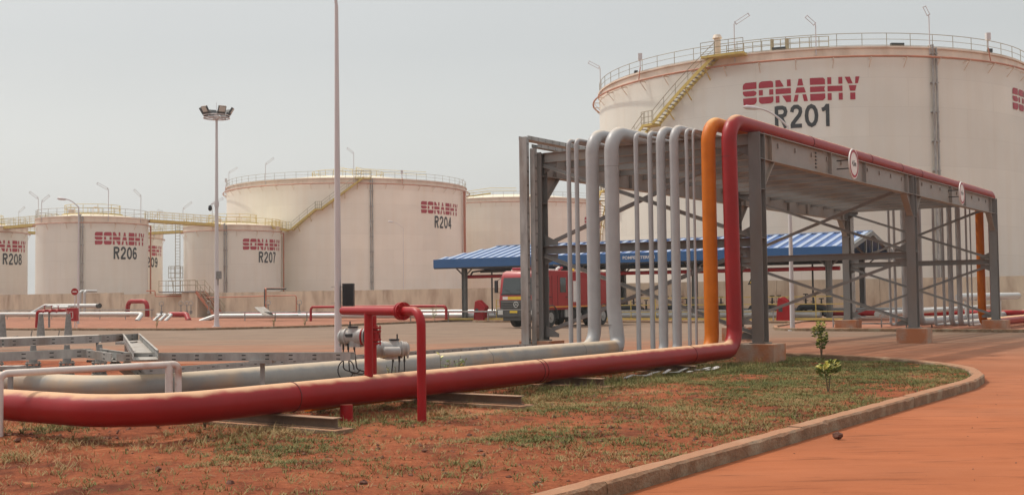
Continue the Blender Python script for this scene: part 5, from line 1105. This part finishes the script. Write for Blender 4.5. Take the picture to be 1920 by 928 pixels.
# scattered pebbles
mb=MB(); rg=random.Random(3)
for i in range(8500):
    if i<7600: u=rg.uniform(-19,0); v=rg.uniform(-6,8)
    else: u=rg.uniform(-20,3); v=rg.uniform(-13,-6.5)
    q=G(u,v); 
    if q.y<8.5: continue
    onroad=v<-6.4
    if not onroad and not inbed(u,v): continue
    z_=0 if onroad else soilz(q.x,q.y); s_=(rg.random()**4)*.026+.005; 
    if onroad:
        if rg.random()<.6: continue
        s_*=.5
    if v>1 and not onroad: s_*=1.6
    vs=[Vector((a,b,c))*s_+Vector((rg.uniform(-1,1),rg.uniform(-1,1),rg.uniform(-1,1)))*s_*.3+Vector((q.x,q.y,z_+s_*.2)) for a,b,c in ((1,0,0),(-1,0,0),(0,1,0),(0,-1,0),(0,0,.8),(0,0,-.8))]
    mb.add(vs,[(0,2,4),(2,1,4),(1,3,4),(3,0,4),(2,0,5),(1,2,5),(3,1,5),(0,3,5)])
o=mb.build("pebbles",'stone',smooth=False); struct(o,'stuff')
# grass: spreading tufts, denser to the right end of the bed and under the pipes
rg=random.Random(11); V=[];Fc=[];TI=[]
def blade(q,d,h,w_,tint,lean):
    sd_=Vector((-d.y,d.x,0)); o=len(V); m1=q+d*lean*.45+Z*h*.65; e=q+d*lean+Z*h
    V.extend([q-sd_*w_,q+sd_*w_,m1+sd_*w_*.7,m1-sd_*w_*.7,e]); Fc.append((o,o+1,o+2,o+3)); Fc.append((o+3,o+2,o+4)); TI.extend([tint]*5)
cnt=0
for i in range(160000):
    u=rg.uniform(-21.5,2.2); v=rg.uniform(-6.05,9)
    q=G(u,v)
    if q.y<9 or not inbed(u,v): continue
    front_=v<.0
    dens=.42+.046*(u+12)+.85*nz(q.x,q.y,.55,3)+.55*nz(q.x,q.y,1.9,7)
    if -1.0<v<1.0: dens+=.15 if u>-10 else -.1
    if v>0.4: dens=-.05+.5*nz(q.x,q.y,.9,5)+(.25 if v<4 else 0)
    if v<0: dens=max(dens,.085+.10*max(0,nz(q.x,q.y,3.1,17)))
    if rg.random()>dens: continue
    if cnt>42000: break
    cnt+=1
    z_=soilz(q.x,q.y)-.004; g_=min(1,max(0,.50+.5*nz(q.x,q.y,.7,13)+rg.uniform(-.25,.28)-.016*(u+10))); nbl=rg.randint(5,9); hh=rg.uniform(.018,.05)*(1.35 if rg.random()<.12 else 1)
    if -.9<v<.6: hh*=1.9; g_=min(1,g_+.15)
    if v>.6: hh*=1.8
    for k in range(nbl):
        a=rg.uniform(0,6.283); d=Vector((math.cos(a),math.sin(a),0)); off=d*rg.uniform(0,.05); blade(Vector((q.x,q.y,z_))+off,d,hh*rg.uniform(.5,1.2),rg.uniform(.0022,.0045),min(1,max(0,g_+rg.uniform(-.15,.2))),hh*rg.uniform(.5,2.0))
for i in range(330):
    u=rg.gauss(-5.2,2.6) if i<240 else rg.uniform(-18,-8); v=rg.uniform(-.75,.35)
    if not inbed(u,v) or abs(u+4.4)<.15: continue
    q=G(u,v); z_=soilz(q.x,q.y)-.004; hh=rg.uniform(.08,.30)*(1 if i<240 else .6)*(.55 if v>-.3 else 1)
    for k in range(rg.randint(4,8)):
        a=rg.uniform(0,6.283); d=Vector((math.cos(a),math.sin(a),0)); blade(Vector((q.x,q.y,z_))+d*rg.uniform(0,.04),d,hh*rg.uniform(.5,1.1),.0035,rg.uniform(.4,1),hh*rg.uniform(.15,.8))
me=bpy.data.meshes.new("grass"); me.from_pydata([tuple(q) for q in V],[],Fc); at=me.attributes.new("tint",'FLOAT','POINT'); at.data.foreach_set('value',TI); me.materials.append(M['grass']); o=bpy.data.objects.new("grass",me); C.link(o); struct(o,'stuff')
mb=MB(); rg=random.Random(5)
for i in range(2600):
    u=rg.uniform(-20,1.5); v=rg.uniform(-5.9,3.2)
    if not inbed(u,v): continue
    q=G(u,v)
    if q.y<9 or nz(q.x,q.y,1.1,21)<-.05: continue
    a=rg.uniform(0,6.28); L2=rg.uniform(.02,.07); d=Vector((math.cos(a),math.sin(a),rg.uniform(-.05,.35))); sd_=Vector((-d.y,d.x,0))*L2*rg.uniform(.06,.25); z_=soilz(q.x,q.y)+.006; b_=Vector((q.x,q.y,z_))
    mb.add([b_-sd_,b_+sd_,b_+d*L2+sd_*.4,b_+d*L2-sd_*.4],[(0,1,2,3)])
M['litter']=mat("dry_litter",(.24,.15,.08),.9,noise=.5,nscale=30); struct(mb.build("litter",'litter',smooth=False),'stuff')
# silvery scrap lying under the red pipe
for i,(u,v,l_,lab) in enumerate(((-7.0,-.15,2.4,"long strip of silvery scrap sheet under the red pipe"),(-4.9,-.5,1.3,"short crumpled piece of silvery scrap under the red pipe"))):
    mb=MB(); a=G(u,v,.12)
    for k in range(9): mb.box(a+D*(l_*k/8)+Nn*rnd.uniform(-.08,.08)+Z*rnd.uniform(-.02,.03),(l_/6,.07,.012),D+Z*rnd.uniform(-.15,.15)+Nn*rnd.uniform(-.2,.2))
    tag(mb.build("metal_scrap",'pipewhite',smooth=False),lab,"scrap metal")

# ------------------------------------------------------------------ haze
mb=MB(); X=3050; b0,b1=-1.1,27.5
mb.add([(-X,-X,b0),(X,-X,b0),(X,X,b0),(-X,X,b0),(-X,-X,b1),(X,-X,b1),(X,X,b1),(-X,X,b1)],[(0,3,2,1),(4,5,6,7),(0,1,5,4),(1,2,6,5),(2,3,7,6),(3,0,4,7)])
hm=bpy.data.materials.new("dusty_air"); hm.use_nodes=True; t=hm.node_tree; t.nodes.clear(); o_=t.nodes.new("ShaderNodeOutputMaterial"); pv=t.nodes.new("ShaderNodeVolumePrincipled")
pv.inputs['Color'].default_value=(.92,.92,.90,1); pv.inputs['Density'].default_value=.0004; pv.inputs['Anisotropy'].default_value=.3; t.links.new(pv.outputs[0],o_.inputs['Volume'])
M['haze']=hm; struct(mb.build("haze",'haze',smooth=False),'stuff')
